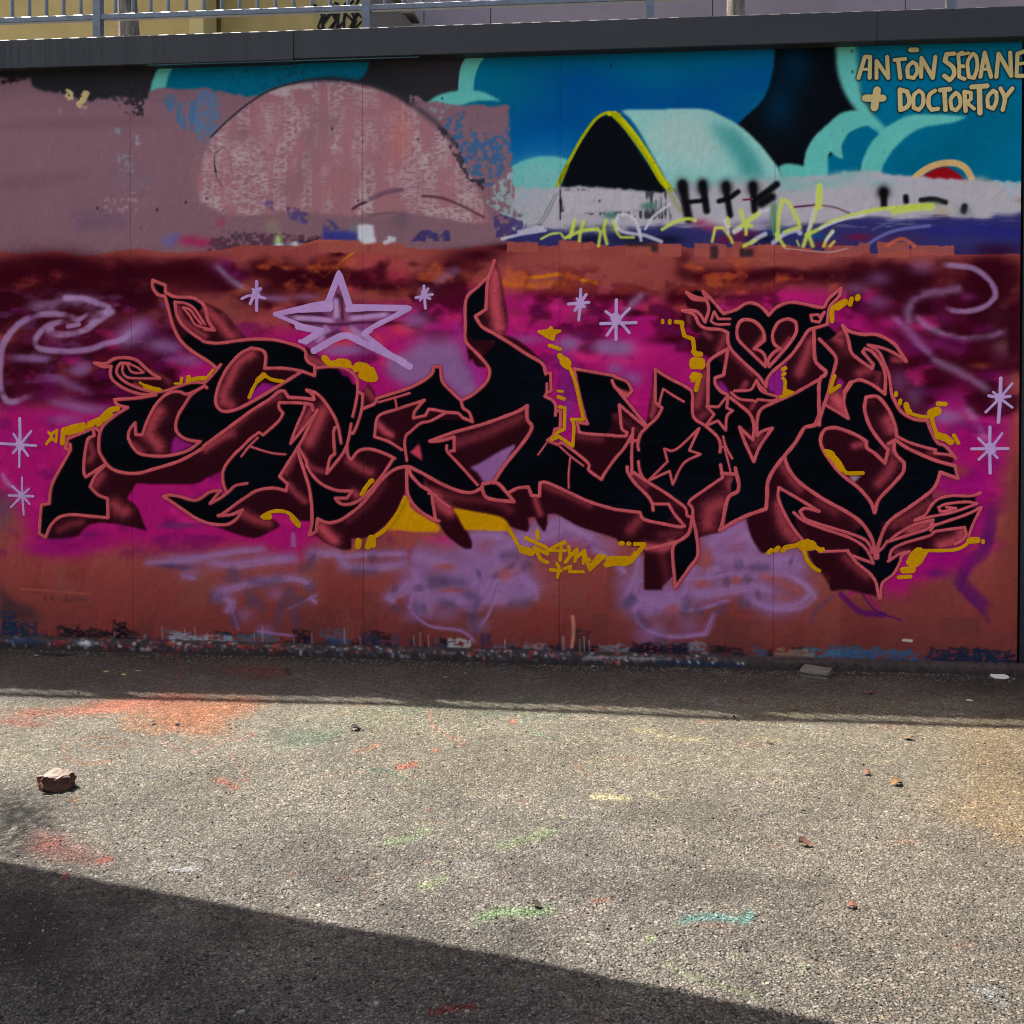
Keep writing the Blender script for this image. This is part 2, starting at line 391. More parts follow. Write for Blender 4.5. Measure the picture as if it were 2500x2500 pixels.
    po('P 700,600 830,560 830,700 700,700', (176, 128, 116), .8, nz=(NB, .55, .12)); po('P 510,440 600,470 590,680 530,700 560,540', (150, 112, 112), .7, nz=(NB, .56, .12))
    po('P 1050,790 1140,780 1150,880 1080,880', (120, 128, 134), .8, nz=(NB, .5, .12)); po('P 1270,780 1340,790 1330,1000 1260,980', (124, 132, 138), .8, nz=(NB, .5, .12))
    po('P 1090,1060 1250,1040 1280,1250 1100,1230', (122, 122, 132), .55, nz=(NF, .5, .2)); po('P 960,1480 1310,1400 1310,1620 980,1640', (150, 122, 126), .6, nz=(NB, .55, .12))
    po('P 1030,1250 1480,1230 1470,1420 1010,1400', (112, 92, 104), .6, soft=5, nz=(NF, .4, .4)); po('P 700,1600 1200,1640 1180,1760 700,1800', (98, 74, 94), .6, soft=5)
    po('P 0,760 820,720 1500,720 1500,800 0,850', (104, 72, 80), .55, soft=4); po('P 0,1270 820,1240 820,1300 0,1420', (104, 72, 80), .45, soft=4)
    bl('P 1900,1300 1850,1250', 14, 40, (130, 92, 96), .7)
    # the big round shape, pink roller over white
    big = smooth(T('Q -60,1500 -60,1300 0,1050 120,850 330,640 560,490 800,405 1050,380 1300,385 1560,430 1750,500 1932,620 R 150,760 330,900 470,1080 560,1250 640,1400 740,1640 700,1720 500,1700 200,1650 Q 1900,1620 1500,1640 1200,1640 900,1600 500,1640 200,1640'))
    po('Q 560,480 860,395 1100,345 1300,345 1600,400 1932,540 R 30,540 Q 1932,640 1500,470 1100,400 800,440 600,560', INK, soft=3)
    po(big, (138, 96, 102), soft=2, sm=False)
    cl = polymask(big, sl).astype(np.float32); cl = blur(cl, 1)
    wh = (164, 144, 146)
    for x0, y0, x1, y1, t in ((30, 900, 440, 1150, .60), (480, 560, 760, 1080, .50), (760, 600, 1010, 900, .55), (560, 1080, 900, 1250, .60), (900, 560, 1000, 900, .47),
                              (1390, 440, 1660, 640, .46), (1380, 700, 1650, 1050, .56), (1650, 640, 1932, 1000, .60), (1380, 900, 1500, 1220, .44), (1080, 1160, 1180, 1400, .48),
                              (1100, 1380, 1210, 1640, .46), (1390, 1380, 1560, 1640, .42), (1700, 1110, 1840, 1380, .44), (480, 1250, 640, 1480, .52), (140, 1100, 280, 1480, .58),
                              (300, 980, 440, 1150, .5), (880, 1500, 970, 1580, .4), (1180, 900, 1320, 1200, .6), (30, 1460, 300, 1560, .56), (-60, 1400, 30, 1660, .42)):
        po(T('Q %d,%d %d,%d %d,%d %d,%d' % (x0-20, y0, x1, y0-10, x1+6, y1, x0+14, y1+18)), wh, .6, clip=cl, nz=(NWR, t-.06, .34), sm=False, wob=12, soft=5)
    for x0, y0, x1, y1, t in ((0, 850, 120, 1100, .5), (100, 1050, 230, 1240, .5), (250, 900, 430, 1200, .48), (340, 1280, 420, 1430, .44), (90, 1550, 340, 1700, .42), (370, 1560, 640, 1760, .54), (430, 1400, 620, 1560, .56)):
        po(T('R %d,%d %d,%d %d,%d %d,%d' % (x0-20, y0, x1, y0-10, x1+6, y1, x0+14, y1+18)), wh, .6, clip=cl, nz=(NWR, t-.06, .34), sm=False, wob=12, soft=5)
    for x0, w in ((760, 210), (1010, 380), (440, 130), (1660, 120), (1780, 160), (1000, 120), (640, 120), (280, 190)):
        po(T('Q %d,400 %d,410 %d,1500 %d,1480' % (x0, x0+w, x0+w-40, x0-20)), (142, 92, 98), .38, clip=cl, nz=(NS, .35, .4), sm=False)
    LN = vnoise(22, 150, 51, 1); W_ = np.clip((NWR-.42)/.34, 0, 1)*np.clip((LN-.44)/.07, 0, 1)*cl*.62; IMG[:] += (rgb(wh)-IMG)*W_[..., None]
    W_ = np.clip((.5-LN)/.06, 0, 1)*np.clip((NS-.3)/.2, 0, 1)*cl*.40; IMG[:] += (rgb((150, 96, 100))-IMG)*W_[..., None]
    bl('Q 1050,700 1000,900 1000,1100 900,1300 780,1400 1200,760 350,900', 26, 26, (118, 88, 92), .55, clip=cl)
    bl('Q 1850,900 1880,800 1850,1000', 22, 40, (160, 96, 90), .5, clip=cl); bl('Q 1130,900', 20, 14, (126, 96, 98), .4, clip=cl)
    po('Q 540,500 800,420 1010,400 1010,450 800,450 780,530 640,500', wh, .9, clip=cl, wob=3); po('Q 1400,425 1650,480 1500,470 1410,450', wh, .9, clip=cl, wob=2)
    st('Q 60,900 180,780 340,640 450,560 560,490 700,430 860,390 1000,362 1180,355 1400,375 1600,420 1800,500 1932,560', 22, (36, 38, 44), .85, spray=.4)
    st('Q 1600,420 1800,500 1932,560 R 100,650 260,780 R 420,960', 44, (48, 44, 50), .6, spray=.7)
    po('R 0,500 100,520 160,570 150,620 80,640 0,580', DUST, nz=(NB, .4, .2)); po('R 150,610 400,610 280,760', (120, 138, 136), .6, nz=(NB, .5, .15))
    po('R 290,760 520,640 940,680 960,1000 975,1180 750,1390 560,1250 430,980', (44, 86, 128), .8, nz=(NB, .47, .12), wob=4)
    po('R 520,625 700,640 930,680 930,760 880,900 600,860 490,880', DUST, .9, nz=(NB, .40, .14), wob=4)
    po('R 280,760 450,960 560,1250 700,1420 560,1360 420,1100 250,820', (36, 34, 42), .75, nz=(NB, .5, .12), wob=4)
    po('R 560,1280 740,1290 700,1420 560,1380', (40, 36, 44), .8, nz=(NB, .5, .12))
    po('R 720,1420 980,1200 1000,1500 960,1700 740,1560', (134, 150, 152), .9, nz=(NB, .44, .14), wob=4); po('R 960,1250 1000,1400 980,1520 950,1480', (130, 90, 96), .9, nz=(NB, .4, .2))
    st('Q 170,1000 100,1060 90,1160 110,1280 160,1370', 14, (84, 62, 70), .8, spray=.2); st('Q 150,990 220,1050 250,1200 270,1300', 12, (112, 78, 84), .7, spray=.3)
    st('Q 90,1170 105,1240', 14, (40, 30, 38)); st('Q 1370,1600 1460,1540 1545,1510', 26, (70, 34, 50), .95, fade=.2); st('Q 1560,1490 1700,1430 1860,1400', 44, (92, 62, 82), .75, spray=.5)
    st('R 120,1460 300,1480 460,1540 600,1610 700,1660', 30, (84, 46, 56), .85, spray=.3); st('Q 1560,1640 1750,1620 1900,1640', 22, (92, 68, 76), .7, spray=.4)
    po('R 780,1600 900,1640 1180,1720 1100,1820 800,1860', (58, 48, 96), .85, nz=(NB, .44, .16), wob=4)
    po('Q 560,1480 660,1510 640,1580 700,1660 560,1560', (72, 62, 118), .8, nz=(NF, .35, .3)); po('Q 760,1550 980,1590 980,1740 900,1740 770,1660', (70, 58, 104), .85, nz=(NB, .42, .2))
    po('Q 1110,1640 1280,1720 1270,1780 1110,1800', (62, 54, 100), .8, nz=(NB, .42, .2)); po('R 100,1780 380,1780 390,1900 0,1900', (48, 42, 92), .85, nz=(NB, .36, .2))
    bl('Q 150,1710', 10, 12, (150, 50, 80), .7); bl('Q 640,1740', 18, 16, (132, 126, 96), .5); bl('Q 1850,1700', 24, 22, (92, 76, 84), .6)
    po('Q 0,1860 500,1800 1100,1830 1110,1932 0,1990', (66, 36, 52), .7, nz=(NB, .42, .2)); po('Q 200,1780 380,1780 380,1870 220,1860', (70, 56, 66), .7, nz=(NB, .5, .14)); po('Q 880,1880 1100,1850 1100,1932 900,1932', (20, 22, 48), .85, nz=(NB, .4, .2))
    po('Q 1110,1790 1450,1790 1440,1880 1110,1900', (46, 48, 118), .95, soft=2); bl('Q 1420,1760', 14, 14, (104, 110, 116), .7)
    po('P 1540,1850 1640,1800 1700,1810 1660,1932 1520,1932', (92, 88, 140), .8, soft=3); bl('P 1780,1880 1900,1900', 24, 12, (150, 30, 76), .8)
    bl('Q 690,1880', 9, 15, (150, 190, 110), .95); bl('Q 700,1920 850,1925', 12, 5, (172, 190, 200), .9)
    for q in ('P 918,1575', 'P 1480,1590', 'P 1750,1520', 'Q 1200,825', 'Q 15,1485', 'R 77,925', 'P 100,390', 'Q 1445,1505', 'U 312,290', 'U 308,95', 'R 1790,1507', 'R 1900,230', 'R 305,540'):
        bl(q, 2.4, 3.4, (22, 14, 20), .95)
    rr = np.random.RandomState(5)
    for _ in range(130): bl('V %d,%d' % (rr.randint(0, 1925), rr.randint(110, 470)), rr.uniform(.8, 1.8), rr.uniform(.8, 2), (40, 30, 38), rr.uniform(.3, .8))
def lower():
    # salmon ground coat
    edge = 'V -20,470 40,478 110,474 160,482 250,470 330,476 420,470 470,462 555,464 600,452 690,456 745,462 800,470 870,468 960,462 1050,464 1054,456 1100,458 1160,464 1240,458 1310,468 1370,466 1470,462 1560,474 1640,478 1720,470 1790,480 1960,478 1960,1300 -20,1300'
    po(edge, SALM, soft=0, wob=3)
    for _ in range(260):
        r = RNG; x = r.randint(0, 1930); y = r.randint(480, 1230); w = r.randint(25, 90); h = r.randint(30, 120)
        c = [(146, 70, 62), (126, 52, 48), (150, 60, 54), (112, 56, 56), (134, 72, 66)][r.randint(5)]
        po(T('V %d,%d %d,%d %d,%d %d,%d' % (x, y, x+w, y+2, x+w, y+h, x, y+h)), c, .5, sm=False, wob=3, nz=(NS, .3, .4), soft=1)
    # darker bottom
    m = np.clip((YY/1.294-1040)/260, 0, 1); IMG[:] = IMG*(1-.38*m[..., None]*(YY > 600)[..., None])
    # magenta field
    mg = 'V 40,770 60,730 0,760 -20,900 30,960 60,1030 120,1045 240,1030 330,1030 480,1030 560,1060 600,1020 760,960 900,930 1100,920 1300,880 1500,860 1700,1000 1640,1110 1700,1120 1760,1090 1800,1060 1860,1000 1870,900 1900,880 1900,760 1850,560 1700,540 1500,560 1300,570 1150,560 1000,560 900,540 820,560 700,600 500,620 300,640 100,760'
    po(mg, MAG, soft=9, wob=10)
    for q, rx, ry in (('V 60,800', 60, 50), ('V 70,900', 50, 60), ('V 160,850', 60, 60), ('V 300,940', 70, 40), ('V 420,700', 60, 30), ('V 620,640', 100, 24), ('V 700,680', 70, 40), ('V 1000,610', 80, 40), ('V 1180,640', 90, 40), ('V 1220,720', 80, 40), ('V 1700,600', 90, 40), ('V 1820,760', 70, 60), ('V 1860,830', 40, 60), ('V 1480,560', 120, 26), ('V 560,590', 80, 16)):
        bl(q, rx, ry, MAG, .75, nz=(NC, .35, .5))
    R2 = np.random.RandomState(11)
    for _ in range(70):
        x = R2.randint(20, 1900); y = R2.randint(560, 960); c = [(172, 30, 90), (128, 16, 110), (190, 52, 84), (140, 30, 120), (176, 64, 70)][R2.randint(5)]
        bl('V %d,%d' % (x, y), R2.randint(20, 60), R2.randint(12, 30), c, .4, nz=(NC, .40, .4))
    # dark burgundy smoke
    D = (46, 2, 15)
    for q, rx, ry in (('V 30,520', 90, 46), ('V 120,500', 90, 30), ('V 200,510', 80, 34), ('V 60,580', 90, 50), ('V 160,560', 90, 50), ('V 250,560', 80, 50), ('V 300,520', 70, 26), ('V 360,505', 60, 26), ('V 430,520', 70, 30), ('V 500,505', 60, 28), ('V 560,520', 60, 22),
                      ('V 250,640', 90, 50), ('V 150,660', 110, 50), ('V 60,660', 70, 60), ('V 60,720', 70, 40), ('V 180,720', 90, 34), ('V 240,700', 70, 40), ('V 600,540', 60, 24), ('V 700,520', 50, 20), ('V 620,500', 34, 18), ('V 480,560', 70, 30), ('V 730,540', 70, 16), ('V 820,530', 70, 20), ('V 860,500', 50, 22), ('V 900,480', 60, 16), ('V 960,466', 50, 10),
                      ('V 600,590', 120, 16), ('V 680,610', 110, 8), ('V 1180,560', 60, 14), ('V 1150,610', 70, 12), ('V 1200,590', 60, 12), ('V 1330,520', 60, 22), ('V 1280,560', 50, 26), ('V 1300,600', 46, 20), ('V 1270,640', 50, 14), ('V 1320,650', 36, 24), ('V 1420,520', 70, 18), ('V 1380,530', 40, 18), ('V 1500,520', 60, 14), ('V 1560,520', 60, 22),
                      ('V 1640,520', 80, 26), ('V 1720,530', 80, 36), ('V 1800,560', 70, 44), ('V 1860,540', 60, 60), ('V 1740,590', 60, 34), ('V 1780,620', 80, 24), ('V 1850,640', 70, 24), ('V 1800,690', 80, 34), ('V 1860,690', 60, 40), ('V 1720,690', 50, 24), ('V 1770,720', 60, 28), ('V 1860,730', 50, 40), ('V 1740,740', 40, 26), ('V 1870,500', 60, 24), ('V 1460,510', 40, 12), ('V 1290,500', 20, 30), ('V 640,480', 30, 10)):
        bl(q, rx*1.05, ry*1.05, D, .92, nz=(NC, .34, .25))
    po('V -20,484 120,480 200,490 300,484 420,486 520,500 620,505 700,510 640,540 500,560 350,560 250,590 120,620 -20,640', D, .75, soft=8, wob=9, nz=(NC, .35, .5))
    po('V 1640,500 1960,500 1960,740 1900,700 1800,720 1700,660 1620,600', (50, 5, 18), .8, soft=10, wob=9, nz=(NC, .30, .5))
    po('V -20,640 200,600 330,620 400,660 260,770 60,770 -20,740', (66, 6, 34), .75, soft=8, wob=8, nz=(NC, .3, .5))
    bl('V 60,530 40,540 110,520 210,500', 24, 14, (120, 44, 40), .6, nz=(NF, .4, .4)); bl('V 420,500 440,520', 30, 18, (110, 20, 90), .7)
    bl('V 400,640 300,640 340,610 330,680 200,700 100,650 60,640 260,740', 44, 22, (104, 28, 88), .6, nz=(NC, .4, .4)); bl('V 300,680 250,620 180,690', 30, 14, (90, 8, 20), .6)
    bl('V 700,520 750,520 660,540', 26, 18, (176, 46, 80), .7); bl('V 1380,540 1400,545 1290,580', 26, 12, (186, 84, 40), .5); bl('V 1230,580 1340,560', 36, 12, (150, 60, 50), .6)
    bl('V 760,480 1130,500 1080,490 1300,500 1450,495', 60, 14, (150, 74, 64), .5); bl('V 700,490 720,500', 60, 18, (160, 60, 66), .5)
    bl('V 930,530 960,535 1000,540 1050,535', 34, 9, (196, 100, 30), .75); bl('V 870,520', 34, 18, (170, 80, 50), .7)
    st('C 1080,300 1250,290 1330,275 1470,265 1560,300 1760,350', 40, (206, 120, 14), .8, spray=.25); st('B 1030,220 1120,295 1280,150 1400,65', 16, (200, 120, 20), .9)
    bl('V 640,650 700,640 750,680 760,620', 40, 18, (200, 58, 70), .7); bl('V 650,640', 60, 6, (190, 60, 60), .6); bl('V 970,590 1020,600 1090,600', 26, 14, (120, 40, 60), .6)
    bl('V 1000,560 1040,560', 26, 10, (176, 20, 110), .8); bl('V 1020,570 1340,590', 14, 14, (80, 8, 40), .7); st('C 1080,560 1250,545 1390,590', 40, (176, 24, 120), .8, spray=.5)
    bl('V 1180,680 1100,670 1200,660', 50, 14, (196, 40, 110), .7); bl('V 1060,680', 20, 30, (120, 30, 110), .8); bl('C 1500,1500 1480,1350', 14, 50, (124, 34, 116), .9)
    bl('V 1440,570 1500,560 1560,640 1680,610', 40, 14, (176, 20, 100), .7)
    bl('V 1830,830 1820,900 1870,930', 44, 34, (130, 6, 90), .7); bl('V 1850,850', 18, 24, (176, 20, 50), .6); bl('V 1700,770 1660,750', 40, 18, (110, 50, 96), .8)
    bl('V 1780,600 1800,750 1880,780', 30, 22, (110, 26, 90), .5); bl('V 1880,600 1890,650', 26, 30, (110, 78, 84), .6); bl('V 1850,690', 26, 8, (130, 60, 40), .6)
    po('V 1040,920 1260,1000 1440,1010 1390,980 1600,980', MAG, .3, soft=5)
    V_ = 1932/2500; vx = XX*V_; vy = YY*V_
    def win(x0, x1, y0, y1, fx=50, fy=22): return np.clip((vx-x0)/fx, 0, 1)*np.clip((x1-vx)/fx, 0, 1)*np.clip((vy-y0)/fy, 0, 1)*np.clip((y1-vy)/fy, 0, 1)
    sm1 = vnoise(80, 52, 41, 4); sm2 = vnoise(60, 40, 42, 4); sm3 = vnoise(90, 44, 43, 4)
    for (x0, x1, y0, y1, th, c, a) in ((-60, 380, 480, 770, .46, (44, 3, 18), .8), (300, 960, 480, 640, .50, (50, 3, 18), .8), (560, 900, 560, 720, .58, (96, 8, 44), .7), (960, 1560, 490, 680, .52, (62, 4, 22), .75), (1560, 1960, 480, 800, .47, (44, 3, 16), .8), (-40, 1920, 560, 1060, .60, (96, 14, 80), .55), (-40, 1920, 560, 1060, .64, (190, 34, 108), .6)):
        n_ = sm1 if c[0] < 60 else (sm2 if c[0] < 100 else sm3)
        m_ = np.clip((n_-th+.03)/.16, 0, 1)*win(x0, x1, y0, y1)*a; IMG[:] += (rgb(c)-IMG)*m_[..., None]
    m_ = np.clip((sm2-.56)/.16, 0, 1)*win(380, 1600, 480, 560)*.6; IMG[:] += (rgb((196, 92, 44))-IMG)*m_[..., None]
    m_ = np.clip((vnoise(60, 22, 44, 5)-.58)/.12, 0, 1)*win(-40, 420, 540, 780)*.45; IMG[:] += (rgb((104, 60, 110))-IMG)*m_[..., None]
    # lilac clouds
    L = LIL
    for q, rx, ry, a in (('C 100,1050 250,1080 400,1150 200,1250 60,1180 450,1250 540,1350', 34, 26, .9), ('C 60,700', 34, 18, .7), ('C 330,1000 250,960', 46, 24, .85), ('B 1850,1150 1900,1200 1800,1130', 24, 22, .8), ('B 1250,990 1400,980', 40, 12, .7), ('C 1500,920 1830,950 1950,960', 30, 16, .85), ('C 1100,880', 40, 10, .5),
                         ('A 1250,820 1330,760 1180,870', 26, 20, .7), ('A 1500,930 1600,960 1780,1080', 34, 14, .6), ('A 800,1140 750,1180', 24, 14, .6), ('A 400,1060 300,1060 200,1050', 30, 9, .6), ('A 900,1540 700,1500 600,1640', 40, 12, .5), ('D 100,960 0,1160 170,1250', 26, 16, .6), ('E 560,530 350,400 560,310 960,200', 28, 16, .45), ('E 1230,1620 1150,1600', 36, 14, .6), ('E 750,1280 900,1420', 22, 24, .4), ('B 700,500 600,490 960,480', 28, 7, .5)):
        bl(q, rx*1.1, ry*1.2, L, min(1, a*1.15), nz=(NC, .26, .3))
    bl('C 560,900 600,1000 640,1150', 12, 40, (150, 36, 130), .6); st('C 430,740 520,900 600,1120 680,1260', 70, (150, 40, 132), .55, spray=.6)
    po('C -40,840 0,1000 60,1000 60,820 170,830 180,960 200,1000 340,950 400,820 500,900', (150, 56, 110), .4, soft=4); bl('C 250,870', 24, 16, (80, 40, 66), .5)
    # galaxies
    for s, w, a in (('A 470,880 320,930 300,1000', 0, 0),):
        pass
    P2 = PALE; wisp = (vnoise(40, 24, 61, 4), .36, .4)
    st('A 1100,600 1000,620 970,590 900,560 780,520 640,510 500,540 340,580 200,640', 130, P2, .55, spray=0.85, fade=.15, nz=wisp)
    st('A 1000,620 1020,580 940,550 800,500 620,490', 66, P2, .85, spray=0.45, nz=wisp)
    st('A 780,720 850,640 750,690 620,650 480,640 330,660 200,720 90,830 20,960 0,1120 0,1340 60,1460 140,1470 260,1420 340,1400', 66, P2, .8, spray=0.45, fade=.1, nz=wisp)
    st('A 780,700 690,700 560,720 440,760 350,850 330,920 380,970 520,990 700,990 860,970 1000,920 1150,880 1350,720', 63, P2, .8, spray=0.45, fade=.14, nz=wisp)
    st('A 740,740 640,760', 43, P2, .8); st('A 1050,620 900,720 800,790 650,830 520,830 460,810 480,790', 72, P2, .85, spray=0.40, nz=wisp); st('A 860,720 920,640 980,620', 72, P2, .7, spray=0.55, nz=wisp)
    st('A 350,1120 500,1230 700,1330 900,1420', 87, L, .6, spray=0.75, fade=.2, nz=wisp); st('A 260,1040 480,1080', 87, L, .6, spray=0.85, fade=.2, nz=wisp); st('A 400,1440 700,1520 960,1560', 72, L, .5, spray=0.85, fade=.2, nz=wisp)
    st('F 0,560 60,680 180,780', 43, P2, .7, spray=0.55, fade=.2, nz=wisp); st('B 60,140 180,260 300,350 430,440', 72, (130, 112, 140), .7, spray=0.65, fade=.2, nz=wisp)
    st('C 500,200 350,280 190,400', 87, (120, 84, 120), .6, spray=0.75, fade=.2, nz=wisp); st('D 60,640 180,530 300,430', 72, P2, .6, spray=0.65, fade=.2, nz=wisp)
    st('E 1130,170 1300,190 1450,210 1570,290 1650,400 1660,480 1580,560 1440,610 1320,615 1220,590 1190,530', 58, P2, .75, spray=0.45, fade=.08, nz=wisp)
    st('E 1400,380 1200,430 1050,440 920,500 840,600 840,700 930,740', 87, P2, .55, spray=0.75, fade=.1, nz=wisp)
    st('E 880,620 980,730 1100,800 1260,850 1450,860 1640,840 1790,780', 72, P2, .6, spray=0.55, fade=.1, nz=wisp)
    st('E 640,640 780,740 950,930 1100,1080 1300,1180 1500,1300 1650,1390', 87, P2, .55, spray=0.65, fade=.08, nz=wisp); st('E 1350,1450 1450,1620 1540,1780 1620,1880', 87, P2, .5, spray=0.75, fade=.2, nz=wisp)
    st('E 1300,1000 820,820 600,700', 87, (150, 40, 120), .3, spray=0.85, nz=wisp)
    bl('E 1400,480', 20, 10, (110, 30, 90), .7)
    # big lilac fill-in under the letters and old tag ghosts
    for q, rx, ry in (('H 600,1250 500,1400 200,1400 100,1450 700,1500 900,1300 1000,1250 1100,1650 900,1650 600,1600 300,1700 100,1650 500,1750 300,1600 1000,1450', 50, 30), ('H 1300,1080 1500,1130 1400,1200 1250,1200 1700,1200 1850,1280', 40, 22), ('I 900,1250 1100,1150 1300,1300 1000,1400 1500,1500 1200,1500 1650,1400 1700,1500 1300,1700 1500,1750 900,1600 800,1750 400,1750 600,1800 300,1800 200,1850 1500,1850', 44, 30), ('V 1180,1100 1220,1150 1250,1120 1300,1180 1240,1190 1350,1080 1220,1200', 34, 24), ('V 780,1160 840,1160 880,1130 800,1130 900,1180', 30, 20), ('V 460,1160 500,1190 520,1120 420,1120', 24, 18)):
        bl(q, rx, ry, L, .62, nz=(NC, .24, .3))
    nzc = (NC, .16, .3); n2 = (NF, .12, .5)
    for q, w in (('H 600,1200 560,1350 700,1450 900,1300 1050,1200 1250,1130 1400,1060 1600,1150 1800,1250', 190), ('H 0,1370 250,1420 500,1500 750,1480', 200), ('H 60,1480 80,1700 100,1850 60,1932', 210), ('H 300,1560 600,1620 900,1600 1130,1620', 260), ('H 150,1760 500,1760 800,1760 1150,1740', 180), ('H 1050,1550 1130,1680 1100,1780', 160), ('H 850,1350 800,1500 700,1700 600,1850 560,1932', 120), ('H 560,1230 640,1180 900,1180', 120), ('H 1700,1290 1932,1430 I 100,1560', 90),
                 ('I 850,1280 1000,1200 1180,1100 1250,1200 1350,1330', 240), ('I 900,1380 1200,1400 1500,1420 1780,1400', 200), ('I 780,1450 700,1600 640,1750 500,1850', 140), ('I 600,1750 400,1800 250,1780 180,1900', 230), ('I 700,1750 1000,1700 1300,1660 1500,1700', 130), ('I 1500,1500 1750,1620 1850,1740 1700,1840 1450,1850 1200,1760', 120), ('I 220,1350 200,1550 120,1750 130,1850', 110), ('I 1050,1560 1350,1540 1600,1560', 110), ('I 860,1600 900,1500 1000,1480', 80),
                 ('V 1190,1105 1230,1090 1330,1090 1400,1075', 40), ('V 1190,1130 1210,1180 1260,1200 1330,1195 1350,1150', 50), ('V 1240,1130 1300,1150 1380,1130', 40), ('V 770,1150 810,1180 870,1190 900,1215', 34), ('V 780,1110 770,1150', 34), ('V 940,1100 925,1150 900,1190', 26),
                 ('G -600,1440 -300,1430 0,1380 300,1330 600,1310', 70), ('G 0,1440 300,1450 600,1410 900,1390', 110), ('G 50,1740 300,1660 600,1600 860,1590 1040,1680', 90), ('G 60,1750 250,1800 200,1932', 80), ('G 950,1440 1000,1350 1250,1350 1300,1470 1600,1480 1932,1440', 100), ('G 1250,1400 1500,1360 1932,1350', 70), ('G 1932,1600 1850,1700 1720,1770 1800,1820', 100), ('G 830,1150 830,1300', 50), ('G 980,1760 1050,1830', 60), ('V 430,1130 450,1190', 26), ('V 540,1150 600,1120', 22), ('V 480,1190 560,1200', 30), ('F 1600,1420 1850,1400', 60), ('F 1700,1560 1850,1590', 50)):
        st(q, w*1.15, L, .72, spray=.55, nz=nzc, fade=.06)
        st(q, w*.4, (146, 106, 152), .55, spray=.7, nz=nzc, fade=.1); st(T(q)+[w/9, w/14], w*.3, (150, 112, 156), .45, spray=.7, nz=nzc, fade=.2)
    for s_ in ('G 190,1640 270,1500 300,1480', 'G 290,1640 310,1500', 'G 360,1590 550,1640 720,1600 780,1640', 'G 330,1740 420,1740 560,1890 600,1932', 'G 390,1780 460,1870', 'G 700,1932 740,1800 790,1700 880,1790 1020,1850', 'G 960,1640 1020,1720', 'G 860,1530 1000,1460 1010,1300', 'G 1530,1400 1640,1390', 'G 1330,1520 1680,1530', 'G 1750,1690 1830,1690', 'G 1810,1830 1820,1932', 'G 60,1690 90,1780 200,1760',
              'H 100,1540 200,1590 600,1640', 'H 130,1650 400,1640', 'H 80,1640 100,1720', 'H 250,1820 450,1840', 'H 30,1900 170,1850', 'H 820,1380 1060,1360', 'H 1030,1490 1170,1440', 'H 940,1450 970,1500', 'H 800,1530 820,1600', 'H 620,1560 680,1540', 'H 900,1830 1190,1810', 'I 1120,1490 1230,1430', 'I 1230,1480 1500,1490', 'I 1020,1620 1100,1640', 'I 1200,1570 1300,1620', 'I 1320,1750 1390,1740', 'I 1150,1800 1300,1850', 'I 1020,1800 1010,1932', 'I 100,1850 200,1750', 'I 1640,1420 1690,1440', 'I 740,1870 860,1932', 'I 980,1880 960,1932',
              'V 820,1200 838,1230', 'V 905,1200 880,1150', 'V 1195,1150 1225,1190', 'V 440,1150 445,1190', 'V 530,1130 522,1185 520,1195', 'V 560,1190 548,1120', 'V 700,1215 745,1218', 'V 1260,1205 1230,1215', 'V 1300,1120 1288,1170', 'V 860,1110 900,1130 890,1180', 'V 1170,1150 1200,1120'):
        st(s_, 78, (74, 56, 82), .55, spray=1, fade=.22, nz=n2)
    for q, rx, ry in (('I 880,1420', 12, 20), ('I 820,1640', 20, 9), ('I 1150,1610', 14, 10), ('H 330,1480', 26, 9), ('H 900,1550', 20, 14), ('H 400,1700', 30, 6), ('I 550,1880', 14, 12)): bl(q, rx, ry, (152, 70, 66), .8)
    st('I 1400,1570 1600,1620 1750,1720', 80, (142, 70, 74), .75, spray=.6); bl('I 1600,1780', 26, 10, (146, 76, 80), .7)
    bl('A 187,1860 F 205,810 B 480,460 C 140,450 1608,555 D 18,690 E 1695,1435 J 1612,368', 15, 15, PALE, .75)
    po('B 1270,300 1160,560 680,650 1110,800 900,900 1030,990 1310,850 1900,1150 1500,820 1900,600 1380,580', (120, 70, 118), .7, sm=False, soft=1)
    for q, w, c, a in (('B 1260,430 1250,560 1200,640', 50, (52, 14, 30), .75), ('B 1235,480 1240,700', 56, (166, 130, 172), .95), ('B 1290,460 1300,720', 26, (60, 18, 36), .7), ('B 760,650 1000,640 1180,660', 26, (56, 14, 34), .8), ('B 800,675 1050,690 1250,715', 50, (164, 126, 170), .95), ('B 1340,640 1600,630 1850,615', 26, (60, 18, 36), .7), ('B 1330,690 1550,665 1760,640', 50, (164, 126, 170), .95), ('B 700,690 900,720 1280,740 1500,720 1932,730', 24, (46, 8, 24), .6), ('B 1180,760 1030,900', 90, (156, 118, 160), .9), ('B 1120,860 1280,800', 40, (70, 26, 50), .7), ('B 1330,760 1500,880 1700,1010', 90, (156, 116, 160), .9), ('B 1290,760 1420,860', 40, (190, 64, 84), .8), ('B 1780,1050 1880,1140 1990,1260', 150, L, .8), ('C -60,1090 100,1060 300,1040 450,1200 560,1330', 190, L, .7)):
        st(q, w, c, a, spray=.5, fade=.15)
    for x, y, w, h in ((1054, 452, 44, 22), (1100, 455, 20, 16), (1245, 458, 40, 26), (1310, 458, 60, 26), (1380, 455, 30, 30), (1430, 460, 60, 16), (1556, 462, 66, 22), (1620, 458, 20, 20), (1655, 456, 60, 30), (1720, 462, 80, 20), (955, 455, 60, 20), (600, 452, 90, 24), (700, 456, 60, 22), (1180, 462, 50, 20)):
        po(T('V %d,%d %d,%d %d,%d %d,%d' % (x, y, x+w, y+2, x+w, y+h, x, y+h)), (146, 72, 62), .9, sm=False, wob=2, soft=0)
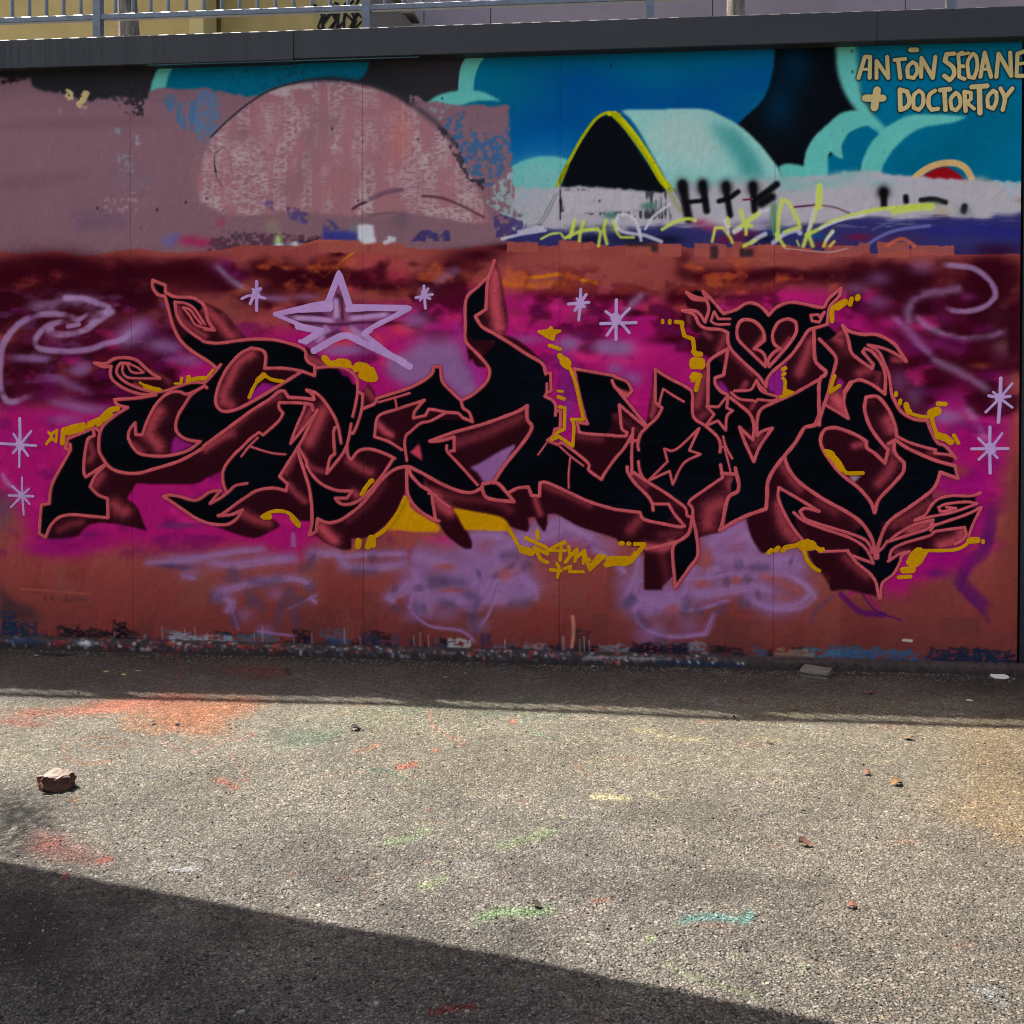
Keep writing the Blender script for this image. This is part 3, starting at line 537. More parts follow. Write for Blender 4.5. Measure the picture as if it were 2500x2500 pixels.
    for x, y, w, h in ((1340, 462, 14, 26), (1395, 468, 26, 16), (1180, 456, 60, 8), (1228, 462, 12, 12)): po(T('V %d,%d %d,%d %d,%d %d,%d' % (x, y, x+w, y+2, x+w, y+h, x, y+h)), (40, 30, 34), .85, sm=False, wob=2)
    st('V 1480,468 1560,475 1600,468', 8, (190, 180, 176), .8); st('U 640,1932 720,1880 800,1870 900,1932', 40, (186, 86, 56), .8, spray=.3)
    st('V 540,470 600,455 640,455', 12, (190, 100, 70), .4, spray=.4)
    po('V 676,424 704,424 708,456 690,460 674,450', (186, 186, 190), .95, wob=3, soft=1); bl('V 735,448 556,458', 6, 4, (190, 196, 196), .9)
    # bottom right purple spray strokes
    pu = (74, 14, 84)
    st('J 1640,900 1560,1300 1400,1450 1330,1620 1400,1700 1560,1850 1640,1932', 130, pu, .7, spray=.5, fade=.1); st('J 200,1740 380,1900 600,1932', 60, pu, .8, spray=.4)
    st('V 1620,1110 1650,1150 1700,1170', 17, pu, .9, spray=.5); st('V 1570,1125 1540,1150 1530,1175', 30, (80, 50, 90), .6, spray=.6); st('V 1830,1060 1810,1110 1850,1150 1865,1170', 50, pu, .5, spray=.6)
    bl('J 1100,1300 1200,1250 1300,1400 1150,1400 1400,1050 1250,700 1500,680', 44, 30, (138, 8, 100), .7); bl('J 1100,1540', 28, 10, pu, .7); st('J 280,1740 420,1700 560,1880', 40, (140, 20, 90), .7, spray=.4)
    po('J 850,1600 1250,1600 1260,1932 850,1932', (120, 52, 48), .6, soft=3, nz=(NS, .3, .4)); bl('J 1300,560 1100,800 1250,600', 30, 14, (132, 66, 50), .6)
    po('J 1850,400 1932,400 1932,1990 1600,1990 1640,1700 1700,1300 1750,900', (112, 50, 44), .75, soft=8, wob=6)
    # left foot of the wall and the bare strip
    bl('F 30,900 20,1000', 26, 40, (90, 62, 78), .6); bl('F 500,1190 850,1180 600,1180', 26, 10, (70, 20, 80), .6); bl('F 450,1320 700,1320 900,1250 350,1300', 40, 16, (142, 12, 100), .6)
    bl('F 1600,1470 1750,1490', 30, 6, (66, 48, 84), .8); bl('F 1600,1090 1750,1090', 34, 6, (90, 40, 90), .7); bl('F 1650,1400 1850,1430 1800,1540', 34, 14, LIL, .5)
    po('F 0,1600 40,1700 150,1800 300,1880 400,1990 0,1990', (56, 40, 44), .8, soft=4, wob=7); st('F 200,1690 500,1710 850,1740', 22, (150, 82, 66), .5)
    po('F 390,1740 830,1770 830,1800 700,1830 400,1800', (74, 46, 46), .7, nz=(NB, .4, .2), soft=2)
    rr = np.random.RandomState(9)
    for _ in range(150):
        x = rr.randint(0, 2480); yb = 1549+x*.0275; h = rr.randint(5, 24) if rr.rand() < .7 else rr.randint(10, 40); w = rr.randint(10, 70)
        c = [(20, 18, 24), (30, 34, 52), (70, 80, 96), (44, 60, 92), (24, 24, 30), (120, 120, 124)][rr.choice(6, p=[.28, .2, .14, .12, .18, .08])]
        if 1900 < x: c = [(24, 34, 50), (42, 66, 84), (16, 20, 30), (60, 50, 90)][rr.randint(4)]
        po(np.array([(x, yb-h), (x+w, yb-h*.8), (x+w, yb+8), (x, yb+8)]), c, .6, sm=False, wob=6, soft=1, nz=(NWR, .42, .3))
    for x0, x1, h, c in ((200, 350, 22, (22, 20, 26)), (270, 310, 42, (20, 18, 22)), (410, 620, 18, (140, 144, 152)), (1090, 1148, 24, (176, 172, 166)), (570, 630, 22, (60, 60, 70)), (1400, 1440, 60, (44, 34, 36)), (1460, 1540, 20, (104, 110, 120)), (1540, 1680, 26, (24, 18, 30)), (2020, 2240, 30, (44, 80, 110)), (2260, 2470, 36, (22, 30, 48)), (1960, 2050, 26, (54, 90, 110)), (0, 90, 40, (28, 38, 58)), (0, 40, 70, (28, 40, 62)), (880, 930, 30, (46, 40, 62)), (1170, 1200, 40, (50, 40, 66)), (1885, 1990, 22, (120, 100, 80))):
        po(np.array([(x0, 1549+x0*.0275-h), (x1, 1549+x1*.0275-h*.85), (x1, 1549+x1*.0275+8), (x0, 1549+x0*.0275+8)], float), c, .75, sm=False, wob=8, soft=1, nz=(NWR, .38, .35))
    for x in (278, 395, 450, 475, 500, 505, 620, 640, 760, 840, 878, 1010, 1025, 1045, 1232, 1372, 1415, 1425, 1438, 1376, 715):
        st(np.array([(x, 1549+x*.0275-rr.randint(14, 40)), (x+1, 1549+x*.0275)]), 9, (150, 142, 140), .7)
    st(np.array([(1398., 1505), (1400, 1540), (1396, 1578)]), 34, (196, 128, 104), .7, nz=(NF, .3, .3)); st(np.array([(2205., 1562), (2225, 1564)]), 26, (176, 170, 160), .9, sm=False)
    # rust right edge
    bl('V 1915,900 1918,1000 1915,1100', 8, 60, (110, 46, 38), .6)
# ---------------------------------------------------------------- the big piece: outline strokes, then cells between them
# width | points.  These become raised paint lines on the wall as well.
OUT = """
34|A 1440,325 1440,390 1490,460 1555,475 1590,600 1620,720 1660,820 1710,900 1800,985 B 0,1070 60,1110 115,1160
34|A 1440,325 1560,372 1560,435 1600,460 1660,482 1800,488 1870,515 1932,575 B 30,700 90,795 0,785
32|A 1650,530 1665,640 1710,730 1790,810 1900,885 B 0,905 130,918 350,890 480,880 640,885 780,915 900,955 950,1000 955,1060 980,1100 1040,1130 1035,1225 900,1180 740,1155 570,1155
26|A 1650,530 1740,540 1820,580 1880,660 B 0,740
22|A 1725,580 1790,660 1830,730 1880,760 B 20,780
24|A 1725,580 1790,600 1850,680 1900,740
34|A 890,1105 1000,1110 1080,1065 1190,1055 1290,1080 1370,1150 1440,1210 1510,1250
32|A 890,1105 970,1140 1050,1135 1040,1200 1060,1260 1130,1320 1230,1370 1340,1400 1470,1405
34|A 1470,1405 1300,1435 1080,1450 1110,1500 1205,1525 1100,1590 1010,1660 960,1720 935,1800 935,1932 F 970,460 1020,530 1080,570 1170,595 1300,600 1450,560 1700,480 1900,370 G 0,335 150,225 440,10 B 600,1455 700,1375 750,1370 790,1430 900,1435 1030,1450 1015,1400 960,1360
32|B 960,1360 1050,1390 1130,1470 1220,1610 1260,1720 1275,1800 1285,1860
30|A 1220,1110 1140,1105 1110,1140 1100,1200 1150,1260 1230,1310 1350,1355 1450,1378 1560,1368 1700,1320 1800,1290 1900,1290 B 0,1290 70,1220 150,1120
24|A 1160,1120 1155,1190 1200,1240 1300,1250 1500,1250
22|A 1205,1125 1230,1180 1280,1200 1355,1195 1300,1150 1230,1118
32|B 20,1340 0,1320 A 1870,1355 1760,1400 1700,1378 1620,1380 1530,1430 1450,1530 1390,1650 1340,1785 1280,1780 1275,1670 1220,1740 1210,1810 F 1220,290 1250,350 1310,410 1400,432 1550,438 1700,410 1800,370 1890,300 1800,290 1720,260 1665,200 1660,120 A 1690,1580 1740,1500 1800,1410 1870,1355
34|B 440,965 340,1015 230,1130 150,1270 105,1420 110,1500 150,1550 220,1562 330,1530 500,1440 700,1320 900,1195
34|B 440,965 540,985 575,1040 565,1155
30|B 700,1480 830,1480 950,1485 930,1560 860,1720 808,1865 900,1760 1030,1600
34|B 950,1485 1010,1500 1020,1550
30|B 700,1480 700,1530 740,1580 690,1660 550,1785 510,1760 430,1820 350,1900 G 275,425 200,520 168,600 175,700 205,780
22|G 500,265 420,345 345,440
20|G 420,345 560,390 650,412 760,422
32|B 1060,1550 960,1750 890,1880 G 760,540 705,630 780,700 768,765 650,740 500,760 380,830 280,900 180,975 125,1000 250,990 355,945 300,1030 220,1080 130,1085 30,1070 F 1850,1025 1750,960 1620,870 1540,820 1600,805 1700,820 1850,855 G 50,775 150,765 100,820 50,885 150,830 240,760
28|G 240,760 290,715 400,695
34|G 870,370 930,560 980,720 1005,880 1010,1060 985,1185 1050,1150 1065,1030 1130,1060 1200,1065 1300,1030 1450,920 1560,800 1680,650 1780,570 1870,540 1932,540 H 60,570 120,600 300,700 430,755 520,780 600,778 680,740
32|G 880,350 960,490 960,520 1010,610 1100,700 1240,760 1390,768 1340,835 1230,835 1270,880 1340,895 1450,860 1560,760 1680,610 1780,460
32|G 1790,460 1700,415 1560,372 1450,390 1380,475 1350,430 1340,340 1290,430 1170,580 1150,600 1180,460 1225,420 1215,200 1250,160
30|B 1060,1150 1200,1140 1330,1160 1420,1230 1440,1300 1440,1380 1425,1480 1395,1610
30|B 1450,1380 1490,1400 1480,1540 1440,1680 1400,1770 1365,1760 1380,1680
30|B 1370,1760 1340,1880 G 1320,400
32|B 1480,1540 1600,1490 1620,1440 1750,1400 1932,1340 C 60,1310 150,1260 215,1200 225,1140 290,1140 310,1280 400,1380 485,1460 600,1400 720,1290 755,1190 720,1110 620,1000 530,900 525,760 535,500 650,380 760,260 800,140
34|C 800,140 745,300 730,400 720,600 620,665 680,760 800,830 950,920 1100,1020 1250,1110 1285,1210
28|C 1290,1195 1330,1200 1335,1370 1295,1390 1295,1300
30|C 1290,1390 1275,1420 1350,1460 1380,1520 1375,1600
30|C 1385,1555 1425,1560 1420,1720 1370,1730 1350,1790 H 1300,290 1400,330 1450,320 1680,500 1690,570 1810,660 1840,600 1932,470 D 30,1980 I 100,350 160,240
16|C 1290,1860 1240,1932 H 1210,425
30|C 485,1460 505,1530 560,1570 595,1660 500,1620 460,1580 350,1570 250,1550 180,1540 150,1600 35,1625 50,1560 140,1455 100,1470 0,1500 B 1800,1545 1660,1590 1620,1650 1600,1800 1740,1850 1860,1925
22|B 1640,1475 1800,1430 1932,1390
20|B 1795,1440 1810,1530
28|C 350,1570 200,1650 H 100,130 0,215 G 1900,240 1885,320 1905,480
34|C 1110,1510 1000,1570 700,1680 430,1755 190,1842 280,1840 420,1805 420,1932 H 390,390
36|C 1105,1510 1110,1640 1150,1690 1140,1750 1060,1870 H 900,520 820,640 790,690
28|H 350,340 360,400 480,530 640,710
36|H 680,740 690,700 820,690 930,800 985,870 740,835 680,740
34|H 0,545 5,600 40,650 110,720 200,780 220,880 245,1045 130,980 40,900 G 1915,800 1905,680 1905,560
30|H 245,1045 280,1050
32|H 930,785 1020,740 1120,730 1150,810 1225,815 1230,690 1300,690 1500,780 1700,870 1932,940 I 0,940 240,970 280,1035 450,1075 610,1105 660,1100
30|C 1550,1160 1600,1400 1650,1600 1680,1680 1580,1665 1600,1760 1700,1775 1932,1790 D 0,1795 110,1795 120,1760 70,1725 55,1600 45,1500 130,1570 300,1715
30|C 1550,1160 1700,1185 1932,1225 D 0,1235 120,1285 165,1370 120,1420 0,1330
30|C 1910,1270 1932,1320 D 120,1470 200,1570 310,1705
30|D 310,1705 400,1620 450,1530 385,1480 385,1165 500,1240 690,1340 735,1400 745,1610 860,1700 970,1800 1000,1880 I 995,400
22|D 420,1510 435,1440 460,1350 560,1415 655,1470
32|D 310,1705 245,1780 220,1880 I 228,380
28|I 215,290 150,305
30|I 175,180 168,300 162,420 165,590
18|H 1420,350 1520,440 1640,530
18|H 1515,450 1500,600 1500,740
30|I 225,490 235,560 260,630 310,680 450,765 600,870 670,930 685,1000 740,1020 735,930 700,890 720,850 860,750 1020,640 1000,520
32|I 120,540 130,600 200,700 310,810 355,885 365,950
30|I 360,890 510,890 570,990 660,1095
30|I 150,620 180,590 310,680
36|I 735,1030 715,1120 690,1180 600,1240 450,1285 300,1310
32|I 740,1030 770,1170 785,1370 700,1500 575,1680 550,1400 555,1290 600,1240
24|I 470,370 580,375 800,175 705,385 810,420 650,510 550,705 520,580 320,670 500,490 470,370
24|I 1025,255 1050,350 1110,460
22|I 1000,350 1045,355
18|I 1040,370 1070,480 1095,590
34|I 1010,600 1150,610 1140,550
38|I 1150,600 1172,700 1160,770 1080,820 1045,930 1015,1090 990,1140 1200,1020 1430,935 1440,800 1445,690 1500,570 1600,440 1700,320 1780,185
30|I 1795,165 1890,140 1932,40
36|I 1600,440 1650,570 1750,690 1932,820 J 120,890 250,960 380,1050 460,1150 510,1260 530,1400
30|I 1550,735 1545,830 1600,970 1680,1110 1780,1235
30|I 1550,735 1700,820 1932,960 1800,930 1750,960 1800,1030 1932,1080 J 200,1140 400,1210 470,1270 500,1350
28|I 1690,970 1780,1045 1932,1110 J 150,1160 300,1215 420,1290 480,1380 510,1450
30|J 0,1340 270,1330 290,1365 400,1410 500,1445
30|J 290,1365 360,1450 470,1540 530,1620 550,1700 565,1780
28|J 580,1780 595,1640 700,1550 760,1440 780,1380 850,1340 750,1365 650,1430
28|J 660,1400 690,1320 800,1260 1050,1185 1090,1150 1250,1125 1370,1110 1385,1180 1350,1230 1280,1270
28|J 650,1245 900,1165 1030,1120 1075,1040 900,1085 750,1165 650,1245
28|J 555,1340 600,1300 640,1240
34|J 550,1400 555,1290 620,1110 700,1020 850,920 1040,780 1110,690 1140,590 1310,650 1280,530 1100,480 930,410 810,350 720,285
28|J 900,1045 1000,990 1060,900 1130,840 1250,812 1400,815 1470,805 1520,785
26|J 900,1045 1050,1010 1250,970 1400,920 1490,885 1380,870 1200,890 1125,920 1140,960 1200,955 1290,930 1200,920
28|J 1090,1090 1300,1020 1420,975 1530,920 1490,1000 1450,1080 1410,1190
24|J 1090,1080 1050,1140
34|E 430,1500 440,1430 490,1420 560,1430 650,1540 710,1680 730,1790
34|J 520,970 490,880 420,790 350,720 200,600 80,450 20,340 15,260 50,190 120,170 200,180 350,240 445,300 450,360 520,410 620,505 650,380 560,280 480,160 435,40 E 425,1500
34|J 525,970 560,850 690,710 790,590 800,500 730,430 705,370 710,290 655,320
28|J 730,250 850,310 1000,355 1100,380 1085,410 1240,430 1290,460
32|E 690,1420 760,1550 880,1630 1020,1650 1060,1760 1120,1860 1190,1890 J 1290,460
34|E 220,750 270,800 400,835 550,840 700,920 770,1010 820,1090
28|E 820,1090 720,1020 600,965 460,935
32|E 220,750 270,870 300,1000 370,1070 500,1160 510,1120 460,1060 410,1000 430,970 500,1000 580,1100 622,1220 620,1400 500,1310 380,1265 300,1290
44|E 300,1290 240,1380
28|E 240,1380 235,1500 275,1630 160,1560 40,1490
28|E 460,935 560,1000 620,1120 660,1230 680,1380 700,1440 760,1550
36|D 1932,1690 E 0,1290 55,1220 60,1180 0,1130 D 1890,1060 1880,800
34|E 0,880 80,960 150,1040 158,1100 120,1240 80,1400 30,1550 0,1640 D 1900,1690 1800,1710
32|D 680,440 760,480 870,510 850,460 835,430 900,490 1030,640 1150,600 1250,540 1340,550 1410,600 1455,655 1530,580 1640,535 1750,540 1932,580 E 50,575 90,500 205,400 190,470 110,560 85,640 75,740 0,765
32|D 680,440 740,500 870,515 890,600 855,720 800,640 740,610 640,610 750,650 800,740 870,780 1000,790 1070,820 1070,900 1110,990 1240,1120 1360,1230 1430,1330 1440,1260 1500,1180 1650,1050 1750,920 1830,800 1932,765
24|D 1090,690 980,690 940,620 910,710 960,740 1085,740
34|D 1160,760 1190,710 1250,695 1330,720 1400,800 1415,890 1320,970
30|D 1320,970 1390,1000 1425,1060 1425,1140 1300,1020 1180,900 1155,830 1160,760
32|D 1500,800 1550,720 1640,690 1710,720 1715,810 1660,910 1560,1030 1460,1140 1450,1080 1500,1010 1565,970 1510,930 1490,860 1500,800
26|D 1920,650 1850,655 1865,710 1932,720 E 50,625 0,670
34|D 1070,970 900,1080 885,1200 880,1490
32|D 1070,970 1050,1100 1030,1220 950,1245 950,1300 1000,1370 1060,1400
26|D 1070,1410 980,1520 870,1515 940,1590 860,1700 975,1650 1050,1740 1060,1610 1115,1555 1060,1530 1070,1410
26|D 1100,1385 1180,1445 1310,1460 1330,1475 1350,1450 1500,1460 1545,1425 1390,1370 1340,1265 1295,1350 1240,1365 1130,1368
24|D 1340,1270 1380,1330 1430,1370
32|D 1090,1430 1180,1500 1280,1590 1315,1700 1305,1830 1240,1770 1180,1710 1210,1800 I 1240,330 1315,490 1370,350 1490,175 1400,200 1345,245 I 1345,110 1380,0 D 1500,1480 1700,1390 1932,1260
32|F 990,520 810,635 790,580 800,420 830,280 890,245 880,195
34|F 935,200 890,175 780,215 640,272 615,365 665,380 660,325
32|F 665,380 610,480 520,640 480,740 465,885 390,900 380,1000 370,1170 430,1205 480,1090 560,1015 680,990 850,1005 1020,1020 1015,840 920,800 850,725 900,620 990,525
28|H 180,790 235,800 290,860 380,920
"""
# unpainted boundaries of the shaded sides
BAR = """
F 985,520 935,400 C
F 1000,520 1060,570
F 1280,680 1180,840 1280,920 1330,1040 1370,1130 1200,1085 1000,1060 850,1070 760,1140 740,1180 600,1200 430,1207
F 1015,838 1180,840
F 1280,685 1500,692 1700,690 1850,685 1932,640 G 60,615 160,560
G 100,1085 200,1130 350,1178 480,1198 620,1135 700,1090 640,1045 530,1025 600,965 740,960 850,1000 900,1040 1005,1035
G 1030,1165 1150,1250 1300,1310 1370,1310 1375,1240 1355,1200 1500,1200 1650,1120 1780,980 1850,830 1895,740
H 275,1050 350,1170 500,1290 580,1300 570,1230 480,1050 410,930 600,960 850,1010 950,1090 1110,1145 1115,1080 1100,1010 1190,1000 1220,1080 1270,1140 1290,1060 1285,970 1400,980 1600,1090 1932,1200 I 60,1245 300,1305
I 290,1310 285,1690 550,1690
I 775,1200 880,1170 990,1145
I 1250,1020 1300,1200 1390,1345 1550,1300 1785,1235
I 1780,1235 1830,1260 J 0,1340
J 0,1340 I 1830,1340 1880,1440 J 30,1540 100,1650 110,1700 260,1690 430,1725 555,1750
J 1110,690 1010,800 1070,860
J 850,1345 950,1310 1150,1300 1280,1275
J 1370,1200 1300,1270
E 225,755 130,850 40,885 0,870 D 1932,870
E 120,1240 160,1235 240,1290 300,1290
E 810,1090 720,1110 660,1110
I 1695,975 1710,1080 1790,1220
D 640,615 660,700 700,850 760,960 830,1010 940,1060
D 680,445 680,560 750,615
D 750,1380 860,1120 900,1080
D 380,1180 340,1480 310,1700
C 535,900 590,1150 690,1270
C 795,140 850,300 880,480 915,700 890,820 850,835
C 870,840 1000,890 1150,1000 1260,1110
B 0,545 A 1930,560
B 0,545 170,630 250,720 330,820 380,885
B 945,950 1030,1020 1160,1120 1150,1145
B 1440,1250 1540,1310 1610,1430 1500,1530
A 1290,1080 1440,1170 1560,1230 1660,1310 1700,1325
D 1440,1330 1500,1400 1550,1430
D 1070,960 1090,980
C 1560,1760 H 1560,400
G 140,560 160,560
H 415,930 380,910
H 680,745 640,712
"""
# (points, colour): k black, d shaded side
SEEDS = """
k|A 1520,400 1620,560 1900,940 1800,520 1830,590 1270,1170 1180,1080 1070,1200 1180,1220 1300,1365
k|B 50,960 700,1000 1000,1200 1100,1300 850,1250 60,1340 200,1700 420,1530 480,1480 700,1700 780,1600 1420,1700 1460,1500 1550,1600 1800,1470 1870,1430 870,1250 1000,1340
k|A 1300,1500 1350,1600 1000,1850 1860,1320 1850,1500 1860,1800
k|F 1000,300 1300,520 800,300 500,1000 430,1100 1700,850 1850,900 1850,1000 720,300
k|G 300,100 600,250 650,450 350,550 470,340 290,750 100,870 60,950 120,1000 50,1040 400,600 700,300 600,730 900,300 1240,250 1270,300 1330,250 900,430 1000,700 1100,900 1300,950 1500,840 1740,570 1150,1040 1500,300 1850,450 1500,340 1890,400 1230,470 1040,1000 100,800
k|C 700,400 600,600 600,800 900,1100 1000,1500 1290,1280 1310,1300 250,1300 300,1450 400,1500 540,1600 100,1550 60,1590 300,1680 1200,1700 1700,1400 1640,1700 1800,1600 1400,1640
k|D 50,1270 60,1400 20,1500 600,1350 450,1450 600,1600 200,1900 500,1700 450,1300 950,1150 920,1400 1000,1550 1300,1400 1200,1600 1500,1600 1700,1500 1400,1700 1000,1750 1350,1350 700,1800 900,1850
k|D 780,480 930,560 950,680 1120,640 1250,620 1600,600 1455,900 1120,850 1300,1130 1430,1230 1570,1070 1850,600 1780,720 1890,690
k|H 60,300 280,400 200,500 400,600 600,740 500,700 800,760 850,780 100,650 150,900 60,850 1000,600 1300,500 1200,200 1500,400 1560,440 1600,560 1700,780 1400,600 1800,780 1900,700 200,250 380,350 900,700 1600,700
k|I 50,700 80,500 200,480 190,400 250,330 500,250 600,450 400,700 800,700 350,620 1010,300 1060,300 1080,420 1060,520 1130,700 1100,400 1050,480 450,950 250,900 1500,400 1200,900 1300,800 1400,180 1700,500 1850,500 1620,900 1660,1020 1870,1070 680,1300 640,1500 1250,150 1150,500 640,600 560,620 1880,600 1900,1080 710,960 1000,450
k|J 100,100 250,120 330,200 500,300 100,700 400,800 600,900 530,1150 300,900 800,700 900,500 1200,560 1100,300 1000,200 1150,400 900,150 1190,390 560,1500 600,1420 400,1450 700,1480 560,1650 450,1450 550,1320 530,1380 620,1270 1030,980 1300,900 1200,940 1300,850 1350,1000 900,1200 700,1300 1300,1060 1200,1090 455,1320 100,1127 200,1160 580,1400
k|E 350,900 420,950 650,900 450,1050 560,1100 640,1250 600,1050 650,1350 60,1000 100,1100 80,1300 400,1400 350,1600 100,1700 900,1800 1000,1720 740,1600 0,950 30,1400 40,650 60,600 20,730 150,490
d|A 1700,700 1450,1200 1500,1300 1400,1300 1550,1500 1300,1900 1800,700
d|B 300,1250 760,1180 600,1550 980,1560 1100,1650 1540,1430 1050,1080 200,750 0,640 60,700 600,1170 960,1600
d|B 1800,1650
d|C 640,1100 1000,925 800,400 700,740 1000,1750 300,1600 60,1620 850,700
d|D 60,1600 370,1400 850,1250 1250,800 1600,800 1380,1030 1500,1050 750,560 750,750 850,950 1100,1150 1350,1600 1270,1750 1700,1100 1040,1050 820,1500 1150,1300 1300,1480 1400,1330 1200,1150 1850,900
d|E 150,950 400,1150 560,1250 560,1600 700,1060 200,1400 0,1200 150,1500 250,1200 180,1150
d|F 900,350 1100,700 1100,950 600,1120 1400,640 1275,320 1350,360
d|G 350,200 850,500 1000,300 1100,400 1200,650 1500,500 1400,550 1600,450 1700,180 940,900 600,850 300,1100 1200,1200 1500,1000 1100,1150 1800,700 1080,1100 1300,700 1380,800
d|H 500,400 150,650 300,850 600,880 330,1000 1050,800 1400,800 1190,900 1700,450 1700,300 1500,1000 350,1100 1000,1000
d|I 50,350 100,250 100,1050 300,1150 400,1500 850,1050 950,800 1100,680 400,800 650,1030 1550,600 1350,1150 1600,1200 1310,300 1380,240 1800,800 1800,1120 1300,320 240,640 600,920 550,1100
d|J 100,1000 200,300 550,100 650,500 640,400 300,1300 100,1250 780,1040 800,1150 300,1500 200,1450 900,1120 1200,1180 1100,1280 800,1300 900,360 1150,440 600,1180 1000,1080 900,1300
k|B 1200,1220 1350,1280 1410,1350
d|B 1850,1800 1700,1650 C 600,1000 560,930 D 700,700 680,660 1680,1180 1640,1280 1700,1080 H 1600,260 1570,350 J 1020,820
b|G 60,700 130,700 F 1850,760 C 1450,1250 1500,1450 1500,1700 1440,1180 H 1500,150 1520,270 D 300,1350 250,1100 200,1400 200,1250 1550,1250 1590,1320 60,1150 600,1150 J 1080,760 E 900,1150 750,1180 G 700,1010 600,1200 C 580,1150 600,1250 400,1250 60,1200 480,1400 D 1000,500 650,560
"""
GLOW = """
60|A 1660,560 1720,700 1850,800 1932,850|.8
90|B 10,600 120,700 200,800 250,850|1
60|B 180,640 280,720 330,850|.4
60|A 1440,1170 1560,1250 1600,1290|.5
50|A 1200,1280 1320,1320|.6
110|A 1500,1560 1430,1680 1400,1780 F 1420,250 1500,350|1
60|F 1250,330 1330,390|.8
60|F 840,300 880,420 840,480|.7
90|F 950,620 890,700|.8
110|F 1080,900 1130,950 1180,960|.9
70|F 560,1130 640,1090 760,1060|.5
90|B 440,1020 320,1100 240,1250 170,1400|1
90|B 170,1470 240,1500|.9
60|B 700,1420 500,1520 300,1680 100,1830 G 0,360|.6
70|G 0,370 150,270 260,230|.7
110|B 1110,1560 1050,1700 980,1850 G 950,260|1
60|B 1000,1540 950,1640 900,1720|.8
70|B 980,1060 1080,1100 1140,1130|.9
70|B 1460,1280 1540,1380 1590,1440|.8
60|B 1640,1700 1750,1780|.7
50|G 1640,130 1700,210 1760,240|.9
80|G 840,400 780,520 750,580|.9
60|G 790,710 850,780 940,860|.8
80|G 360,980 480,1040 600,1070|.8
50|G 920,420 1000,540 1110,580|.7
80|G 1360,480 1450,540 1560,590|.8
100|G 1080,1090 1150,1170 1220,1230|1.2
60|G 1700,680 1550,880 1350,1050|.35
70|G 1400,780 1440,810|.9
50|H 60,600 150,720 230,770|.6
100|H 250,840 300,900 380,960|1.1
70|H 220,780 500,840 800,870 950,950|.4
90|H 460,310 700,230 900,140 1050,70|.55
50|H 1180,820 1200,900 1230,980|.9
60|H 1290,720 1500,810 1700,900|.6
70|H 1600,250 1800,270|.5
60|C 650,1180 700,1200|.3
130|C 800,250 800,500 820,650 850,780|1.2
50|C 640,1000 700,1100|.25
60|C 950,930 1100,1030|.2
60|D 390,1250 370,1500 350,1600|.9
50|D 700,650 700,750|.6
60|D 850,820 900,860|.6
70|D 1040,850 990,980|.7
90|D 840,1200 800,1400 780,1500|.8
60|D 1120,1020 1300,1200|.6
50|D 1240,1290 1200,1350|.8
50|D 1330,960 1400,860|.9
50|D 1650,880 1560,990|.8
90|D 1850,900 1800,1050 1740,1200|.9
60|D 860,1580 800,1620|.6
40|D 1310,1500 1290,1530|.8
60|D 0,1600 160,1700 240,1760|.3
60|E 200,820 130,860 200,900|.8
110|E 250,980 200,850|.4
90|E 480,1160 380,1200|.8
60|E 560,1200 540,1350|.5
60|E 700,1070 790,1090|.8
150|E 160,1440 220,1500 250,1580|2
120|E 650,1650 690,1720 J 680,180|1
60|J 440,320 330,340|.9
90|J 700,500 640,600 560,690|.8
50|J 660,330 690,400|.8
60|I 1380,240 1320,330|.6
110|I 1100,680 1120,740|.9
140|I 1000,880 900,930 880,1080|.9
60|I 180,610 300,720|.6
60|I 600,900 540,880|.2
70|I 440,1180 620,1160|.4
90|I 150,1130 240,1030|.7
80|I 1570,500 1640,620 1750,740|.7
110|I 1550,900 1600,1100 1700,1210|.9
80|I 450,1350 500,1650|.3
130|J 300,950 400,1060|.35
90|J 250,1400 350,1480 450,1560|.6
90|J 0,870 150,960|.5
60|J 0,1560 60,1600|.4
90|J 1040,880 900,970 700,1080|.6
90|J 1040,1060 850,1140|1.1
110|J 1350,1150 1300,1230 1150,1280|1.1
60|J 1040,410 1090,410|.5
60|J 850,1340 700,1350|.6
40|E 470,1450 500,1480|.2
70|I 300,1290 450,1300 540,1260|1.3
"""
HOLES = [  # background showing through between letters
    ('B 540,1290 690,1320 620,1370 400,1490 440,1380', (140, 22, 116), 0), ('F 1620,300 1660,240 1720,290 1830,330 1700,390 1610,420', (134, 24, 112), 0),
    ('H 570,545 700,480 850,390 1000,325 900,500 800,640 780,690 700,690 640,600', (134, 86, 138), 0), ('C 880,1932 1000,1870 970,1932', (134, 86, 138), 0),
    ('D 970,1270 1020,1290 1080,1370 1050,1400 990,1350', (130, 26, 116), 0), ('D 1480,1220 1560,1150 1620,1100 1610,1250 1590,1400 1450,1370 1450,1280', (128, 26, 112), 0),
    ('J 275,620 330,625 400,615 340,680 310,670', (150, 120, 140), 0), ('E 150,1290 180,1240 240,1290 180,1380', (136, 22, 100), 0),
    ('H 0,400 90,320 120,480', (196, 60, 84), 0), ('D 0,1330 150,1380 120,1420 90,1420', (196, 64, 74), 0)]
